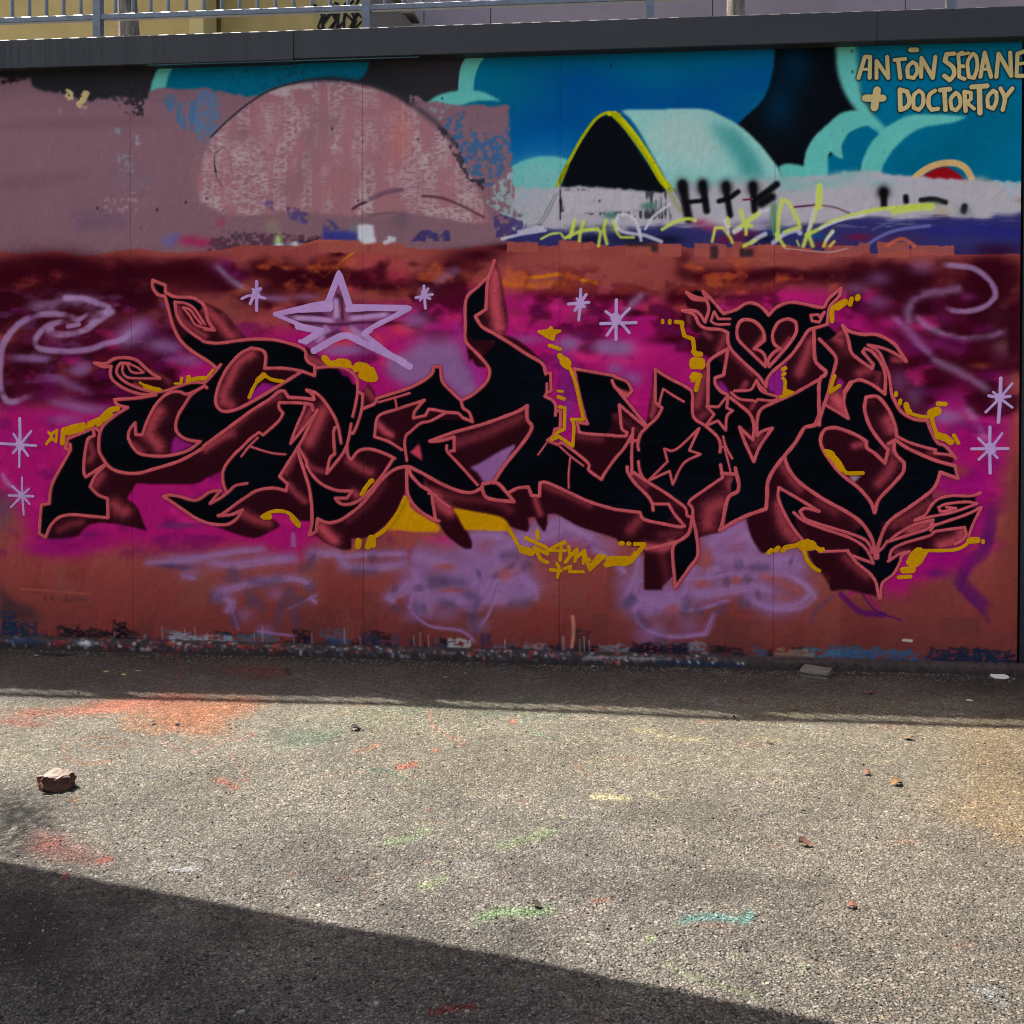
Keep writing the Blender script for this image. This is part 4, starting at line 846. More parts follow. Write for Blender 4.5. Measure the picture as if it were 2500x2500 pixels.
GOLD = """
22|A 1320,1290 1380,1325 1450,1345 1520,1358
44|A 1370,1325 1450,1350 1500,1358
30|A 1715,1250 1710,1290
44|A 1780,1240 1775,1280
40|A 1810,1265 1880,1250 1932,1250
22|A 1650,1300 1700,1300
26|A 460,1760 490,1800 440,1870
30|A 480,1780 530,1750
26|A 540,1740 530,1850 500,1820 470,1840
50|A 600,1740 690,1710 790,1690
50|A 600,1750 590,1860
60|A 640,1760 780,1720
60|A 850,1680 950,1640
40|A 820,1710 870,1690
50|A 950,1640 990,1590 1040,1550 1110,1535
44|A 980,1640 1050,1590
56|A 930,1680 960,1640
34|B 420,1430 470,1320 550,1210 630,1260 740,1280
50|B 500,1270 560,1220
22|B 0,1260 30,1230 80,1170
60|B 1130,1060 1180,1110 1240,1110
50|B 1260,1090 1330,1090 1360,1110
34|B 1180,1120 1380,1140 1420,1180
90|B 1450,1140 1520,1160 1560,1230
70|B 1480,1220 1540,1250 1600,1250
60|B 1570,1170 1600,1230
34|G 540,1010 610,970 700,955 790,975 850,1030 890,1100
56|G 560,1010 610,1010
56|G 830,1020 880,1080
40|G 1580,670 1530,720 1480,800
44|G 1560,680 1580,670
60|G 1450,1240 1445,1290
60|G 1570,1210 1540,1290
50|G 1590,1230 1590,1280
40|G 1560,1220 1650,1170 1720,1110 1800,1010 1850,920 1890,830
26|C 1220,810 1300,800 1335,770 1350,800 1420,805 1370,830 1355,885 1300,860 1220,810
50|C 1270,815 1350,830 1350,860
34|C 1320,940 1420,975
56|C 1420,1040 1450,1080 1490,1140
90|C 1460,1090 1480,1110
24|C 1400,1370 1445,1375
36|C 1405,1425 1455,1445
30|C 1415,1520 1465,1530 1460,1730 1400,1760 1340,1830 1410,1800 1540,1890 1550,1700 1530,1640 1640,1640 1600,1450 1560,1280 1510,1150
30|D 455,705 455,725
30|D 522,705 522,730
36|D 580,718 640,725 640,770 660,850 740,880 750,950 750,1000 800,1030
50|D 750,1000 770,1025 810,1025
70|D 745,1090 820,1095 820,1130 745,1130 745,1090
60|D 750,1220 800,1230 740,1240
40|D 740,1270 800,1240 770,1360
40|D 1590,1165 1610,1155
32|D 1590,1215 1605,1205
30|D 1590,1250 1610,1280 1605,1360 1680,1385 1570,1425
50|D 1610,1385 1640,1390
40|E 120,710 125,600 200,540 240,530
60|E 170,580 240,530
40|E 305,500 290,555
46|E 365,480 360,500
34|E 145,1230 120,1300 105,1380 190,1320
34|E 725,1390 722,1410
34|E 765,1460 760,1490
50|E 820,1500 830,1540 850,1570
30|E 850,1580 960,1610 1050,1610 1120,1560
80|E 1060,1580 1110,1560
40|E 1120,1490 1190,1495
36|E 1060,1620 1080,1700 1110,1780 1200,1800 1250,1860
60|E 1120,1790 1200,1820 1240,1850
36|E 1270,1790 1310,1860
36|J 60,390 120,410 160,480 230,570 270,600 410,598
60|J 90,420 150,470 210,560
28|J 1545,1235 1545,1255
56|J 1420,1235 1490,1230
30|J 1420,1235 1360,1290 1250,1325 1000,1330 920,1340
100|J 940,1350 890,1440
60|J 850,1440 900,1360 990,1345 930,1440 860,1450
56|J 790,1515 880,1510
34|J 750,1582 860,1575
44|I 60,1262 75,1260
40|I 130,1265 140,1265
40|I 195,1268 275,1268 270,1290 150,1440
70|I 0,1440 110,1440
36|I 0,1400 140,1400
50|I 150,1430 200,1360
40|I 1455,1350 1480,1325
44|I 1520,1330 1545,1305
44|I 1590,1330 1620,1300 1720,1280 1820,1250
90|I 1770,1280 1860,1280
44|I 1820,1240 1932,1320 J 30,1320
36|I 1790,1330 1820,1420 1880,1490 1932,1520
36|H 920,1100 980,1200 1040,1300 1080,1320
70|H 1060,1320 1150,1345
40|H 1205,1150 1210,1210
36|H 1100,1210 1200,1260 1290,1300 1300,1360 1180,1300 1240,1410 1300,1440
34|H 1290,1340 1380,1290 1460,1250 1470,1260
30|H 1330,1330 1470,1330
30|H 1430,1280 1420,1420
32|H 1500,1290 1510,1380 1470,1440
32|H 1500,1400 1580,1320 1560,1430
32|H 1580,1390 1650,1330 1640,1450
34|H 1650,1350 1700,1510 1840,1380 1780,1380 1720,1460
30|H 1640,1390 1700,1420
32|H 1330,1510 1430,1520
30|H 1390,1450 1410,1500 1395,1580
30|H 1460,1500 1520,1480 1510,1530 1640,1530
60|H 1860,1460 1932,1440
44|H 1870,1410 1932,1400
"""
GOLDP = ['G 1900,820 1932,870 H 0,905 40,950 130,1010 280,1100 270,1150 0,1150 G 1932,1140 1730,1130 1650,1180 1780,1010 1850,900', 'H 410,925 600,960 860,1015 940,1100 960,1145 700,1135 520,1130']
WHITE_STARS = """
34|B 1265,250 1150,535 1000,560 660,645 900,745 1110,800 970,900 900,900
52|B 1265,270 1160,540
60|B 1270,280 1370,580 1900,590
46|B 1160,550 900,600 680,645
44|B 1930,590 1800,660 1600,760 1500,830 1700,990 1932,1150
60|B 1180,540 1180,590 900,600
50|B 1500,590 1350,600
60|B 880,760 1100,805 950,900
60|B 1030,990 1310,850 1500,920 1800,1060 1932,1140
44|B 1560,800 1500,830
30|B 490,340 490,610
24|B 350,500 430,470 570,495
30|B 430,545 470,460 525,405
24|B 455,410 520,480
70|B 480,450 490,470
26|C 135,380 140,480 150,590
26|C 60,490 215,460
22|C 100,515 175,405
22|C 120,470 195,500
56|C 138,440 138,460
28|C 1615,410 1610,560 1595,700
28|C 1500,550 1690,535
28|C 1560,610 1600,560 1665,460
26|C 1580,500 1650,575
76|C 1610,545 1605,560
28|D 18,510 15,885
28|D -130,735 205,725
26|D -80,620 60,730 140,820
26|D 145,590 20,720 -70,845
90|D 10,680 20,700
30|A 187,1630 190,1780 185,1932
22|F 185,380 183,540
26|F 10,320 340,340
24|F 130,230 200,340 265,435
24|F 295,205 200,320 125,410
70|F 180,330 200,350
20|F 208,640 212,800 225,990
22|F 85,810 315,818
20|F 115,720 200,800 280,890
20|F 275,745 200,820 105,920
56|F 200,800 215,815
30|E 1712,1250 1705,1450 1690,1665
26|E 1600,1415 1700,1430 1800,1420
22|E 1820,1300 1700,1440 1570,1570
22|E 1640,1380 1720,1450 1820,1525
66|E 1690,1430 1700,1440
26|E 1610,1710 1608,1932 J 1612,600
26|J 1440,370 1780,368
22|J 1725,225 1620,360 1505,470
22|J 1500,270 1600,370 1680,455
90|J 1610,360 1620,375
"""
TAGS = """
34|R 1030,1800 1180,1770 1250,1765|w
26|R 870,1865 1060,1820 1280,1785|w
20|R 1240,1865 1330,1820 1420,1810 1460,1860 1520,1830 1560,1700|y
30|R 1555,1690 1510,1850|y
30|R 1640,1700 1610,1800 1600,1880|y
28|R 1480,1850 1620,1790 1770,1770 1800,1800 1780,1932|y
30|R 1850,1690 1830,1780 1860,1910|y
30|S 240,1840 200,1700 120,1640 40,1640 0,1720 60,1790 200,1820 280,1830 440,1890|w
24|S 235,1780 250,1880|w
24|S -10,1700 20,1800 60,1850 180,1850|y
24|S 290,1770 370,1650 520,1540|w
30|S 450,1775 580,1700 700,1675 760,1690|y
26|S 920,1890 950,1760 1020,1760 1090,1850 1110,1900|y
30|S 1040,1690 1075,1800|w
24|S 1065,1665 1080,1750|y
40|S 1130,1790 1230,1720 1360,1620|y
34|S 1190,1600 1230,1720 1290,1745|y
40|S 1130,1800 1180,1770|w
30|S 1240,1720 1240,1820|y
30|S 1380,1610 1460,1590|w
40|S 1290,1900 1360,1850 1420,1820|w
30|S 1220,1932 1320,1880|y
60|S 1500,1560 1500,1720 1540,1850|g
34|S 1540,1850 1550,1650 1580,1500 1640,1520 1720,1680 1750,1760|y
40|S 1750,1810 1720,1780 1600,1820 1500,1900|w
30|S 1520,1820 1600,1932|y
30|S 1600,1800 1720,1760|y
36|S 1930,1360 1920,1500 1870,1680 1820,1820 1780,1932|y
26|S 1880,1600 1830,1780|w
34|S 1810,1830 1932,1770 U 60,1730 160,1690 400,1620 600,1580 900,1560 1070,1550|y
22|U 0,1770 200,1690 420,1640|w
34|S 1830,1830 1870,1932|y
60|U 700,1600 900,1570 1050,1560|y
50|U 0,1380 0,1560|y
30|U 40,1932 80,1850 125,1790|y
24|U 60,1880 130,1800|w
24|U 100,1932 140,1890|y
16|S 1720,1880 1740,1932|y
40|Q 1780,1870 1700,1900|w
"""
TAN = """
34|U 370,350 430,150 480,150 475,350
26|U 400,270 480,265
34|U 540,350 540,190 650,350 640,150
34|U 710,180 810,170
34|U 745,190 765,350
34|U 880,200 835,250 835,340 890,350 925,290 915,220 880,200
34|U 960,340 965,160 1070,350 1095,150
40|U 860,85 920,85
38|U 1270,120 1200,125 1185,190 1260,250 1270,320 1230,370 1180,330
32|U 1350,110 1310,130 1320,240 1360,240
32|U 1320,240 1320,340 1370,360
26|U 1330,130 1410,115
32|U 1450,120 1400,200 1410,340 1460,350 1490,250 1480,150 1450,120
34|U 1520,340 1560,110 1620,340
26|U 1540,270 1600,265
34|U 1670,340 1690,120 1810,330 1800,110
34|U 1932,100 1870,120 1860,330 1932,330
28|U 1870,220 1932,210
60|U 435,540 600,540
64|U 545,465 520,630
38|U 760,460 765,650
38|U 760,460 830,480 850,560 830,620 770,650
34|U 940,470 890,520 890,630 940,650 980,590 975,500 940,470
36|U 1090,470 1040,510 1030,600 1060,650 1120,640
40|U 1140,465 1230,455
40|U 1180,470 1190,650
34|U 1290,490 1240,550 1250,640 1290,655 1330,600 1320,520 1290,490
36|U 1370,480 1380,660
32|U 1370,480 1430,490 1430,550 1390,580 1460,640
44|U 1440,435 1580,425
44|U 1510,440 1515,680
34|U 1640,470 1590,530 1590,620 1640,640 1670,570 1670,490 1640,470
36|U 1710,450 1750,540 1730,650
36|U 1750,540 1820,450
"""
def parse(txt):
    out = []
    for ln in txt.strip().splitlines():
        q = ln.split('|'); out.append((float(q[0]), T(q[1]), q[2] if len(q) > 2 else None))
    return out

HULL = 'V 285,515 310,520 345,555 420,590 450,625 560,632 600,665 640,700 660,735 740,725 780,708 830,690 855,742 880,741 900,725 922,700 905,680 865,650 870,560 905,530 935,485 950,540 955,640 1040,690 1060,740 1052,770 1070,840 1100,825 1085,695 1120,700 1180,715 1210,790 1230,800 1225,690 1260,708 1320,740 1340,700 1320,660 1310,610 1290,600 1300,550 1350,560 1400,580 1420,562 1450,575 1480,562 1530,575 1590,540 1580,600 1600,615 1670,630 1710,680 1660,690 1690,755 1750,780 1775,830 1810,865 1810,905 1745,930 1765,945 1860,930 1850,1000 1830,1030 1720,1040 1710,1070 1664,1128 1570,1100 1530,1045 1440,1045 1405,985 1310,1010 1300,1060 1270,1112 1212,1110 1205,1030 1080,980 1055,1000 1030,990 980,995 930,970 870,960 890,1035 820,1000 760,945 700,1000 670,1035 595,1000 590,965 500,1005 440,1000 390,985 300,935 350,925 330,905 255,930 275,1000 230,995 80,1018 75,950 115,880 130,815 180,800 220,770 210,740 280,735 200,705 170,685 250,670 340,720 400,705 400,690 330,640 310,590 285,560'

def grow(bar, lab_, n):
    """all cells spread at once and meet half-way wherever an outline is left open"""
    j0 = int((640-RY0)*RS); L = lab_[j0:]; B = bar[j0:]
    for _ in range(n):
        free = (L == 0) & ~B
        if not free.any(): break
        N = L.copy()
        for ax, d in ((0, 1), (0, -1), (1, 1), (1, -1)):
            s = np.roll(L, d, ax); m = free & (s > 0) & (N == 0); N[m] = s[m]
        if (N == L).all(): break
        L[:] = N

def letters():
    lines = parse(OUT); bars = [T(l) for l in BAR.strip().splitlines() if len(T(l)) > 1]
    bar = np.zeros((RH, RW), bool)
    for p in [q[1] for q in lines]+bars:
        p = smooth(p, 50, 6); sl = bbox(p[:, 0].min()-4, p[:, 0].max()+4, p[:, 1].min()-4, p[:, 1].max()+4)
        bar[sl] |= dist(p, sl)[0] < 1.7
    lab_ = np.zeros((RH, RW), np.uint8)
    lab_[blur(polymask(T(HULL), (slice(0, RH), slice(0, RW))).astype(np.float32), 4) < .01] = 3; lab_[bar] = 0
    for q in SEEDS.strip().splitlines():
        k, s = q.split('|')
        for x, y in T(s):
            sl = bbox(x-.5, x+.5, y-.5, y+.5); v = lab_[sl]; v[(v == 0) & ~bar[sl]] = 'kdb'.index(k)+1
    seeds_only = lab_.copy(); grow(bar, lab_, 400)
    global LABS; LABS = (seeds_only, lab_.copy(), bar)
    L0 = lab_.copy()
    L0[L0 == 3] = 0
    for _ in range(3):                                   # cells grow under their outlines
        for dj, di in ((0, 1), (0, -1), (1, 0), (-1, 0)):
            s = np.roll(L0, (dj, di), (0, 1)); m = (L0 == 0) & (s > 0) & bar; L0[m] = s[m]
    dk = blur((L0 == 2).astype(np.float32), 1); kk = blur((L0 == 1).astype(np.float32), 1)
    any_ = blur((L0 > 0).astype(np.float32), 1)
    IMG[:] += (rgb((40, 8, 17))-IMG)*np.clip(any_*1.3, 0, 1)[..., None]
    for w, p, a in parse(GLOW): st(p, w*1.0, (184, 70, 82), min(1, float(a)*.75), spray=1, clip=dk, nz=(NF, .12, .7))
    hk = np.clip(kk*1.25, 0, 1)[..., None]
    bs = np.clip((NH-.45)*1.6, 0, 1)[..., None]*.6+np.clip((NC-.45)*2, 0, 1)[..., None]*.5; base = rgb((3, 5, 9))+(rgb((8, 14, 28))-rgb((3, 5, 9)))*bs; IMG[:] = IMG*(1-hk)+base*hk
    for s, c, _ in HOLES: po(s, c, .97, soft=1)
    return lab_
# ================================================================ GRAFFITI WALL
WALL_GAIN = np.array([1.78, 1.74, 1.58])                                        # paint reflectance from its tone in the photo's shade
def sample(px, py):
    fx = np.clip((px-RX0)*RS-.25, 0, RW-1.01); fy = np.clip((py-RY0)*RS-.25, 0, RH-1.01)
    i = fx.astype(int); j = fy.astype(int); a = (fx-i)[:, None]; b = (fy-j)[:, None]
    return (IMG[j, i]*(1-a)+IMG[j, i+1]*a)*(1-b)+(IMG[j+1, i]*(1-a)+IMG[j+1, i+1]*a)*b
def to_paint(c, gain):
    c = np.clip(c, 0, 1); l = np.where(c <= .04045, c/12.92, ((c+.055)/1.055)**2.4)*gain
    m = l.max(1, keepdims=True); l = np.where(m > .84, l*.84/m, l); return np.c_[l, np.ones(len(l))]

bands(); lower(); letters()
OUTL = parse(OUT); STARS = parse(WHITE_STARS); GOLDS = parse(GOLD); TANS = parse(TAN); TAGL = parse(TAGS)
TC = {'w': (186, 180, 190), 'y': (186, 198, 76), 'g': (90, 122, 92)}
for w_, p_, _ in OUTL: st(p_, w_+12, (96, 26, 36), .35, spray=.5)
for w_, p_, _ in OUTL: st(p_, w_*.78, PINK)
for s_ in GOLDP: po(s_, YEL)
for w_, p_, _ in TANS: st(p_, w_+40, (24, 24, 22), .95, spray=.1)
for w_, p_, c_ in TAGL: st(p_, w_*1.35, TC[c_], .85, spray=.2, nz=(NF, .05, .6))
st('U -60,1932 -60,2100', 10, (0, 0, 0), 0)
# strip of bare footing with drips and spatter
foot_r = np.random.RandomState(21)
yb = 1549+XX*.0275
m_ = np.clip((YY-yb)/2, 0, 1); IMG += (rgb((56, 48, 46))-IMG)*m_[..., None]; IMG *= (1+(NF-.5)*.5*m_)[..., None]
for _ in range(900):
    x = foot_r.randint(0, 1750); y = 1549+x*.0275+foot_r.randint(5, 26)
    c = [(170, 168, 170), (150, 40, 36), (180, 70, 54), (60, 70, 96), (40, 36, 40), (120, 110, 116), (30, 44, 60)][foot_r.choice(7, p=[.12, .2, .1, .06, .32, .14, .06])]
    if not (240 < x < 700) and c[0] > 140 and c[1] < 80 and foot_r.rand() < .7: continue
    bl('V %f,%f' % (x*.7728, y*.7728), foot_r.uniform(2, 7), foot_r.uniform(1.5, 4), c, .8, nz=(NF, .4, .3))
bl('V 110,1213', 13, 7, (130, 30, 40), .9); bl('V 155,1213 165,1214', 12, 6, (180, 176, 184), .9, nz=(NF, .4, .2)); bl('V 30,1207 55,1209', 30, 8, (40, 52, 76), .8)
for x in range(1440, 1640, 14): bl('V %f,%f' % (x*.7728, (1549+x*.0275+17)*.7728), 10, 5, (130, 128, 130), .7, nz=(NF, .45, .2))
st('V 1240,1247 1330,1252 1400,1256', 40, (34, 46, 58), .9)
for x in (1655, 1683, 1704, 1740, 1802, 1813): bl('V %f,%f' % (x*.7728, (1612+(x-1650)*.02)*.7728+3), 3, 2.5, (190, 188, 186), .95)

mw, nt, b = new_mat('painted_concrete')                 # every panel and the paint strokes share this relief
att = nd(nt, 'Attribute', attribute_name='paint').outputs['Color']; oc = nd(nt, 'TexCoord').outputs['Object']
n1 = noise(nt, oc, 3.0, 5); n2 = noise(nt, stretch(nt, oc, (1, 1, .35)), 45, 3)
tone = math_(nt, 'ADD', math_(nt, 'MULTIPLY', n1, .24), math_(nt, 'MULTIPLY_ADD', n2, .18, .79))
nt.links.new(mix(nt, att, tone, 1.0, 'MULTIPLY'), b.inputs['Base Color'])
nt.links.new(math_(nt, 'MULTIPLY_ADD', n1, .2, .72), b.inputs['Roughness']); b.inputs['Specular IOR Level'].default_value = .02
vor = nd(nt, 'TexVoronoi'); vor.inputs['Scale'].default_value = 21; nt.links.new(oc, vor.inputs['Vector'])
pim = ramp(nt, vor.outputs['Distance'], [(0, 1.0), (.1, .6), (.17, 0.0)])
h1 = bump(nt, b, noise(nt, stretch(nt, oc, (1, 1, .6)), 14, 5, .65), .016, .7)
h2 = bump(nt, b, noise(nt, oc, 110, 4, .6), .0022, .8, h1)
bump(nt, b, math_(nt, 'MULTIPLY', pim, noise(nt, oc, 5, 2)), .0016, .5, h2)

def flat_paint(name, col, var=.16, gain=WALL_GAIN):
    m, nt, b = new_mat(name); oc = nd(nt, 'TexCoord').outputs['Object']; c = lin(col)*gain; c = c*min(1, .8/c.max())
    n = noise(nt, oc, 5.5, 4); v = noise(nt, oc, 60, 3)
    k = math_(nt, 'ADD', math_(nt, 'MULTIPLY', n, .8), math_(nt, 'MULTIPLY', v, .2))
    nt.links.new(ramp(nt, k, [(.32, tuple(c*(1-var)*np.array([.96, 1.06, 1.04]))), (.66, tuple(np.minimum(c*(1+var), .85)))]), b.inputs['Base Color'])
    b.inputs['Roughness'].default_value = .75; b.inputs['Specular IOR Level'].default_value = .02
    h1 = bump(nt, b, noise(nt, stretch(nt, oc, (1, 1, .6)), 14, 5, .65), .016, .7)
    bump(nt, b, noise(nt, oc, 110, 4, .6), .0022, .8, h1); return m

wall = empty('graffiti_wall', ROOT, YAW, label='long concrete wall covered in magenta and salmon graffiti with dark pink-outlined lettering', cat='wall')
ZB = .04; ZT = W(0, 166, -.08)[1]                       # footing top, underside of the coping
UR = W(2487, 1200)[0]; UL = -4.2
joints = [UL]+[W(x, 1000)[0] for x in (322, 887, 1367, 1890)]+[UR]
STEP = .0047
for a, c in zip(joints[:-1], joints[1:]):
    gap = .0008; a += gap; c -= gap
    a1 = max(a, -.12)
    us = np.r_[np.arange(a, a1, .06), np.linspace(a1, c, int((c-a1)/STEP)+2)] if a < a1 else np.linspace(a, c, int((c-a)/STEP)+2)
    zs = np.linspace(ZB+.001, ZT+.03, int((ZT-ZB)/STEP))
    U, Z = np.meshgrid(us, zs); U = U.ravel(); Z = Z.ravel()
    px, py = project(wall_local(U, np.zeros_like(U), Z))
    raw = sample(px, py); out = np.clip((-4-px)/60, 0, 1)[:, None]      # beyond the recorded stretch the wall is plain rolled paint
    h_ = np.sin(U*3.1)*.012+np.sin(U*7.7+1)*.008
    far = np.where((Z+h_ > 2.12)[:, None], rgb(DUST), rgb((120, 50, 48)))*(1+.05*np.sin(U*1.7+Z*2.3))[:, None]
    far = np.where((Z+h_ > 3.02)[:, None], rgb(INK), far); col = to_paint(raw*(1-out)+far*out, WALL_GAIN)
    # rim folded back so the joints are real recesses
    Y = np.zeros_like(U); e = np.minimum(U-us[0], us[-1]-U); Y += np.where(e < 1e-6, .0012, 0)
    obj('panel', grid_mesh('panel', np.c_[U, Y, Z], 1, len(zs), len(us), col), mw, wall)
core = MB().box(UL, UR-.002, .0055, .22, 0, ZT+.02)
obj('wall_core', core.mesh('wall_core'), simple('raw_concrete', (92, 66, 68), .9, .2, 6), wall)
# footing ledge
prof = [(0, .04), (-.02, .0405), (-.04, .040), (-.06, .039), (-.073, .037), (-.079, .030), (-.082, .02), (-.084, .01), (-.086, -.01)]
us = np.r_[np.arange(UL, -.1, .05), np.arange(-.1, UR+.15, .006)]
U = np.tile(us, len(prof)); Y = np.repeat([p[0] for p in prof], len(us)); Z = np.repeat([p[1] for p in prof], len(us))
rn = np.random.RandomState(4); wob = np.interp(us, np.arange(UL, UR+.3, .03), rn.randn(len(np.arange(UL, UR+.3, .03)))*.0035)
Y = Y+np.tile(wob, len(prof))*(Y < -.01); Z = Z+(rn.randn(len(U))*.0007)*(Y < -.01)
px, py = project(wall_local(U, Y, Z)); col = to_paint(sample(px, py), 1.15)
obj('footing', grid_mesh('footing', np.c_[U, Y, Z], -1, len(prof), len(us), col), mw, wall)
# coping of precast beams
mc, nt, b = new_mat('coping_concrete'); oc = nd(nt, 'TexCoord').outputs['Object']
drip = noise(nt, stretch(nt, oc, (26, 1, .9)), 1.0, 5, .7); big = noise(nt, oc, 1.3, 3); fade = nd(nt, 'SeparateXYZ'); nt.links.new(oc, fade.inputs[0])
left = ramp(nt, math_(nt, 'MULTIPLY_ADD', fade.outputs[0], -.30, .9), [(.1, .0), (.9, 1.0)])
dr = math_(nt, 'MULTIPLY', ramp(nt, drip, [(.47, 0.0), (.55, 1.0)]), left)
base = ramp(nt, big, [(.3, tuple(lin((56, 57, 58))*.42)), (.7, tuple(lin((70, 71, 72))*.42))])
nt.links.new(mix(nt, base, tuple(lin((26, 30, 32))*.6), math_(nt, 'MULTIPLY', dr, .9)), b.inputs['Base Color'])
b.inputs['Roughness'].default_value = .62; bump(nt, b, noise(nt, oc, 70, 5), .0016)
ZC = W(0, 97, -.08)[1]
cj = [UL, W(716, 100, -.08)[0], W(2141, 60, -.08)[0], UR+.4]
for i, (a, c) in enumerate(zip(cj[:-1], cj[1:])):
    dz = (-.006, .0, .001)[i]; dy = (-.003, 0, .002)[i]
    obj('coping_beam', MB().box(a+.0015, c-.0015, -.08+dy, .24, ZT+dz, ZC+dz*.3, .004).mesh('coping_beam'), mc, wall)
obj('drip_edge', MB().box(.9, 2.35, -.0805, -.074, ZT-.0115, ZT-.0068).mesh('drip_edge'), simple('teal_edge', (40, 84, 86), .6), wall)

# ---- paint strokes standing proud of the wall
def split_corners(p, corner=50):
    q = smooth(p, corner, 3.5); out = []; a = 0
    for i in range(1, len(q)-1):
        u = q[i]-q[i-1]; v = q[i+1]-q[i]; c = np.dot(u, v)/max(np.hypot(*u)*np.hypot(*v), 1e-9)
        if c < math.cos(math.radians(38)): out.append(q[a:i+1]); a = i
    out.append(q[a:]); return [s for s in out if len(s) > 1]
class Strokes:
    def __init__(s, base): s.v = []; s.f = []; s.n = 0; s.base = base
    def add(s, p, w, taper=.12, jitter=.05, corner=50):
        for q in split_corners(p, corner):
            L = np.hypot(*np.diff(q, axis=0).T).sum()
            if L < .5: q = np.array([q[0]-[.4, 0], q[0]+[.4, 0]])
            m = np.array([W(x, y) for x, y in q]); d = np.gradient(m, axis=0); d /= np.maximum(np.hypot(d[:, 0], d[:, 1]), 1e-9)[:, None]
            r = w/2/K*.00218; nrm = np.c_[-d[:, 1], d[:, 0]]; off = s.base+.00002*(s.n % 22); s.n += 1
            # caps
            rows = []; steps = 4
            for k in range(steps):
                t = (k+.0)/steps*math.pi/2; rows.append((m[0]-d[0]*r*math.cos(t), nrm[0], r*max(math.sin(t), .12)))
            ph = random.random()*9
            for k in range(len(m)):
                j = 1+jitter*math.sin(k*.55+ph)+jitter*.6*math.sin(k*1.7+ph*2); rows.append((m[k], nrm[k], r*j))
            for k in range(steps-1, -1, -1):
                t = (k+.0)/steps*math.pi/2; rows.append((m[-1]+d[-1]*r*math.cos(t), nrm[-1], r*max(math.sin(t), .12)))
            n = len(s.v)
            for c, nn, rr in rows:
                for k, h in ((-1, 0), (-.55, .0003), (.55, .0003), (1, 0)): s.v.append((c[0]+nn[0]*rr*k, -(off+h), c[1]+nn[1]*rr*k))
            for i in range(len(rows)-1):
                for k in range(3): a = n+i*4+k; s.f.append((a, a+1, a+5, a+4))
    def build(s, name, mat, **k):
        return obj(name, mesh(name, s.v, s.f, True), mat, wall, **k)
S = Strokes(.0010)
for w_, p_, _ in OUTL: S.add(p_, w_*.84, jitter=.10)
S.build('lettering_outline', flat_paint('pink_paint', (206, 86, 94), .16))
S = Strokes(.0011)
for w_, p_, _ in STARS[:13]: S.add(p_, w_*1.08, jitter=.05)
S.build('painted_star', flat_paint('lilac_paint', (166, 126, 176), .1))
S = Strokes(.0011)
for w_, p_, _ in STARS[13:]: S.add(p_, w_, jitter=.03)
S.build('painted_sparkles', flat_paint('pale_lilac_paint', (166, 134, 178), .1))
S = Strokes(.0017)
for w_, p_, _ in GOLDS: S.add(p_, w_)
S.build('painted_gold_marks', flat_paint('golden_paint', (216, 150, 6), .12))
S = Strokes(.0016)
for w_, p_, _ in TANS: S.add(p_, w_, jitter=.04)
S.build('painted_names', flat_paint('tan_paint', (190, 162, 112), .12))

# ================================================================ RAILING
zr = W(0, 52, .03)[1]; zt = 4.24
rail = empty('railing', ROOT, YAW, label='galvanised steel railing with thin upright bars on top of the wall', cat='railing')
mg = simple('galvanised_steel', (128, 134, 140), .45, .22, 18, .0004, metal=.55)
ps = [W(x, y, .03)[0] for x, y in ((240, 50), (895, 25), (1587, 20), (2322, 10))]
ps = [ps[0]-1.47*k for k in (3, 2, 1)]+ps+[ps[-1]+1.47]
post = MB().box(-.021, .021, -.021, .021, 0, zt-ZC).mesh('post'); bar = MB().tube([(0, 0, zr+.012), (0, 0, zt-.015)], .0102, 8).mesh('baluster')
for i, x in enumerate(ps):
    obj('post', post, mg, rail, (x, .03, ZC))
    if i+1 < len(ps):
        x1 = ps[i+1]
        obj('bottom_rail', MB().box(x+.021, x1-.021, .012, .048, zr-.016, zr+.014, .003).mesh('bottom_rail'), mg, rail)
        obj('top_rail', MB().tube([(x+.02, .03, zt), (x1-.02, .03, zt)], .024, 12).mesh('top_rail'), mg, rail)
        n = int(round((x1-x)/.098))
        for k in range(1, n): obj('baluster', bar, mg, rail, (x+(x1-x)*k/n, .03, 0))

# ================================================================ UPPER TERRACE AND BUILDINGS
me = MB().box(-14, 16, .245, 26, 2.9, ZC-.05).mesh('terrace'); 
obj('terrace', me, simple('terrace_paving', (120, 114, 106), .9, .2, 5), None, ROOT, YAW, kind='structure')
def L2W(u, y, z=0): p = P0*np.array([1, 1, 0])+UX*u+NY*y; return (float(p[0]), float(p[1]), z)
myl = simple('yellow_render', (212, 186, 118), .9, .14, 4, .004)
DB = 3.6
def ux(px, py=50, dy=DB): return W(px, py, dy)[0]
yb_ = empty('yellow_building', L2W(0, DB), YAW, label='yellow rendered building behind the railing on the left', cat='building')
zt0 = ZC-.05
def wallpart(name, a, c, y0, mat, par, z1=6.2, y1=None):
    return obj(name, MB().box(a, c, y0, (y1 if y1 else y0+.3), zt0, z1).mesh(name), mat, par)
e0 = ux(468); e1 = ux(503); e2 = ux(776, dy=DB+.35); e3 = ux(905, dy=DB+.3)
wallpart('front_wall', ux(-900), e0, 0, myl, yb_)
wallpart('pilaster', e0, e1, -.06, simple('cream_render', (224, 204, 140), .9, .1, 4, .004), yb_)
wallpart('recessed_wall', e1, e2, .35, myl, yb_)
wallpart('scribbled_wall', e2, e3, .30, simple('pale_yellow_render', (200, 180, 120), .9, .14, 4, .004), yb_)
obj('roof', MB().box(ux(-900), e3, -.25, 4, 6.2, 6.4).mesh('roof'), simple('roof_slab', (110, 104, 96), .9), yb_)
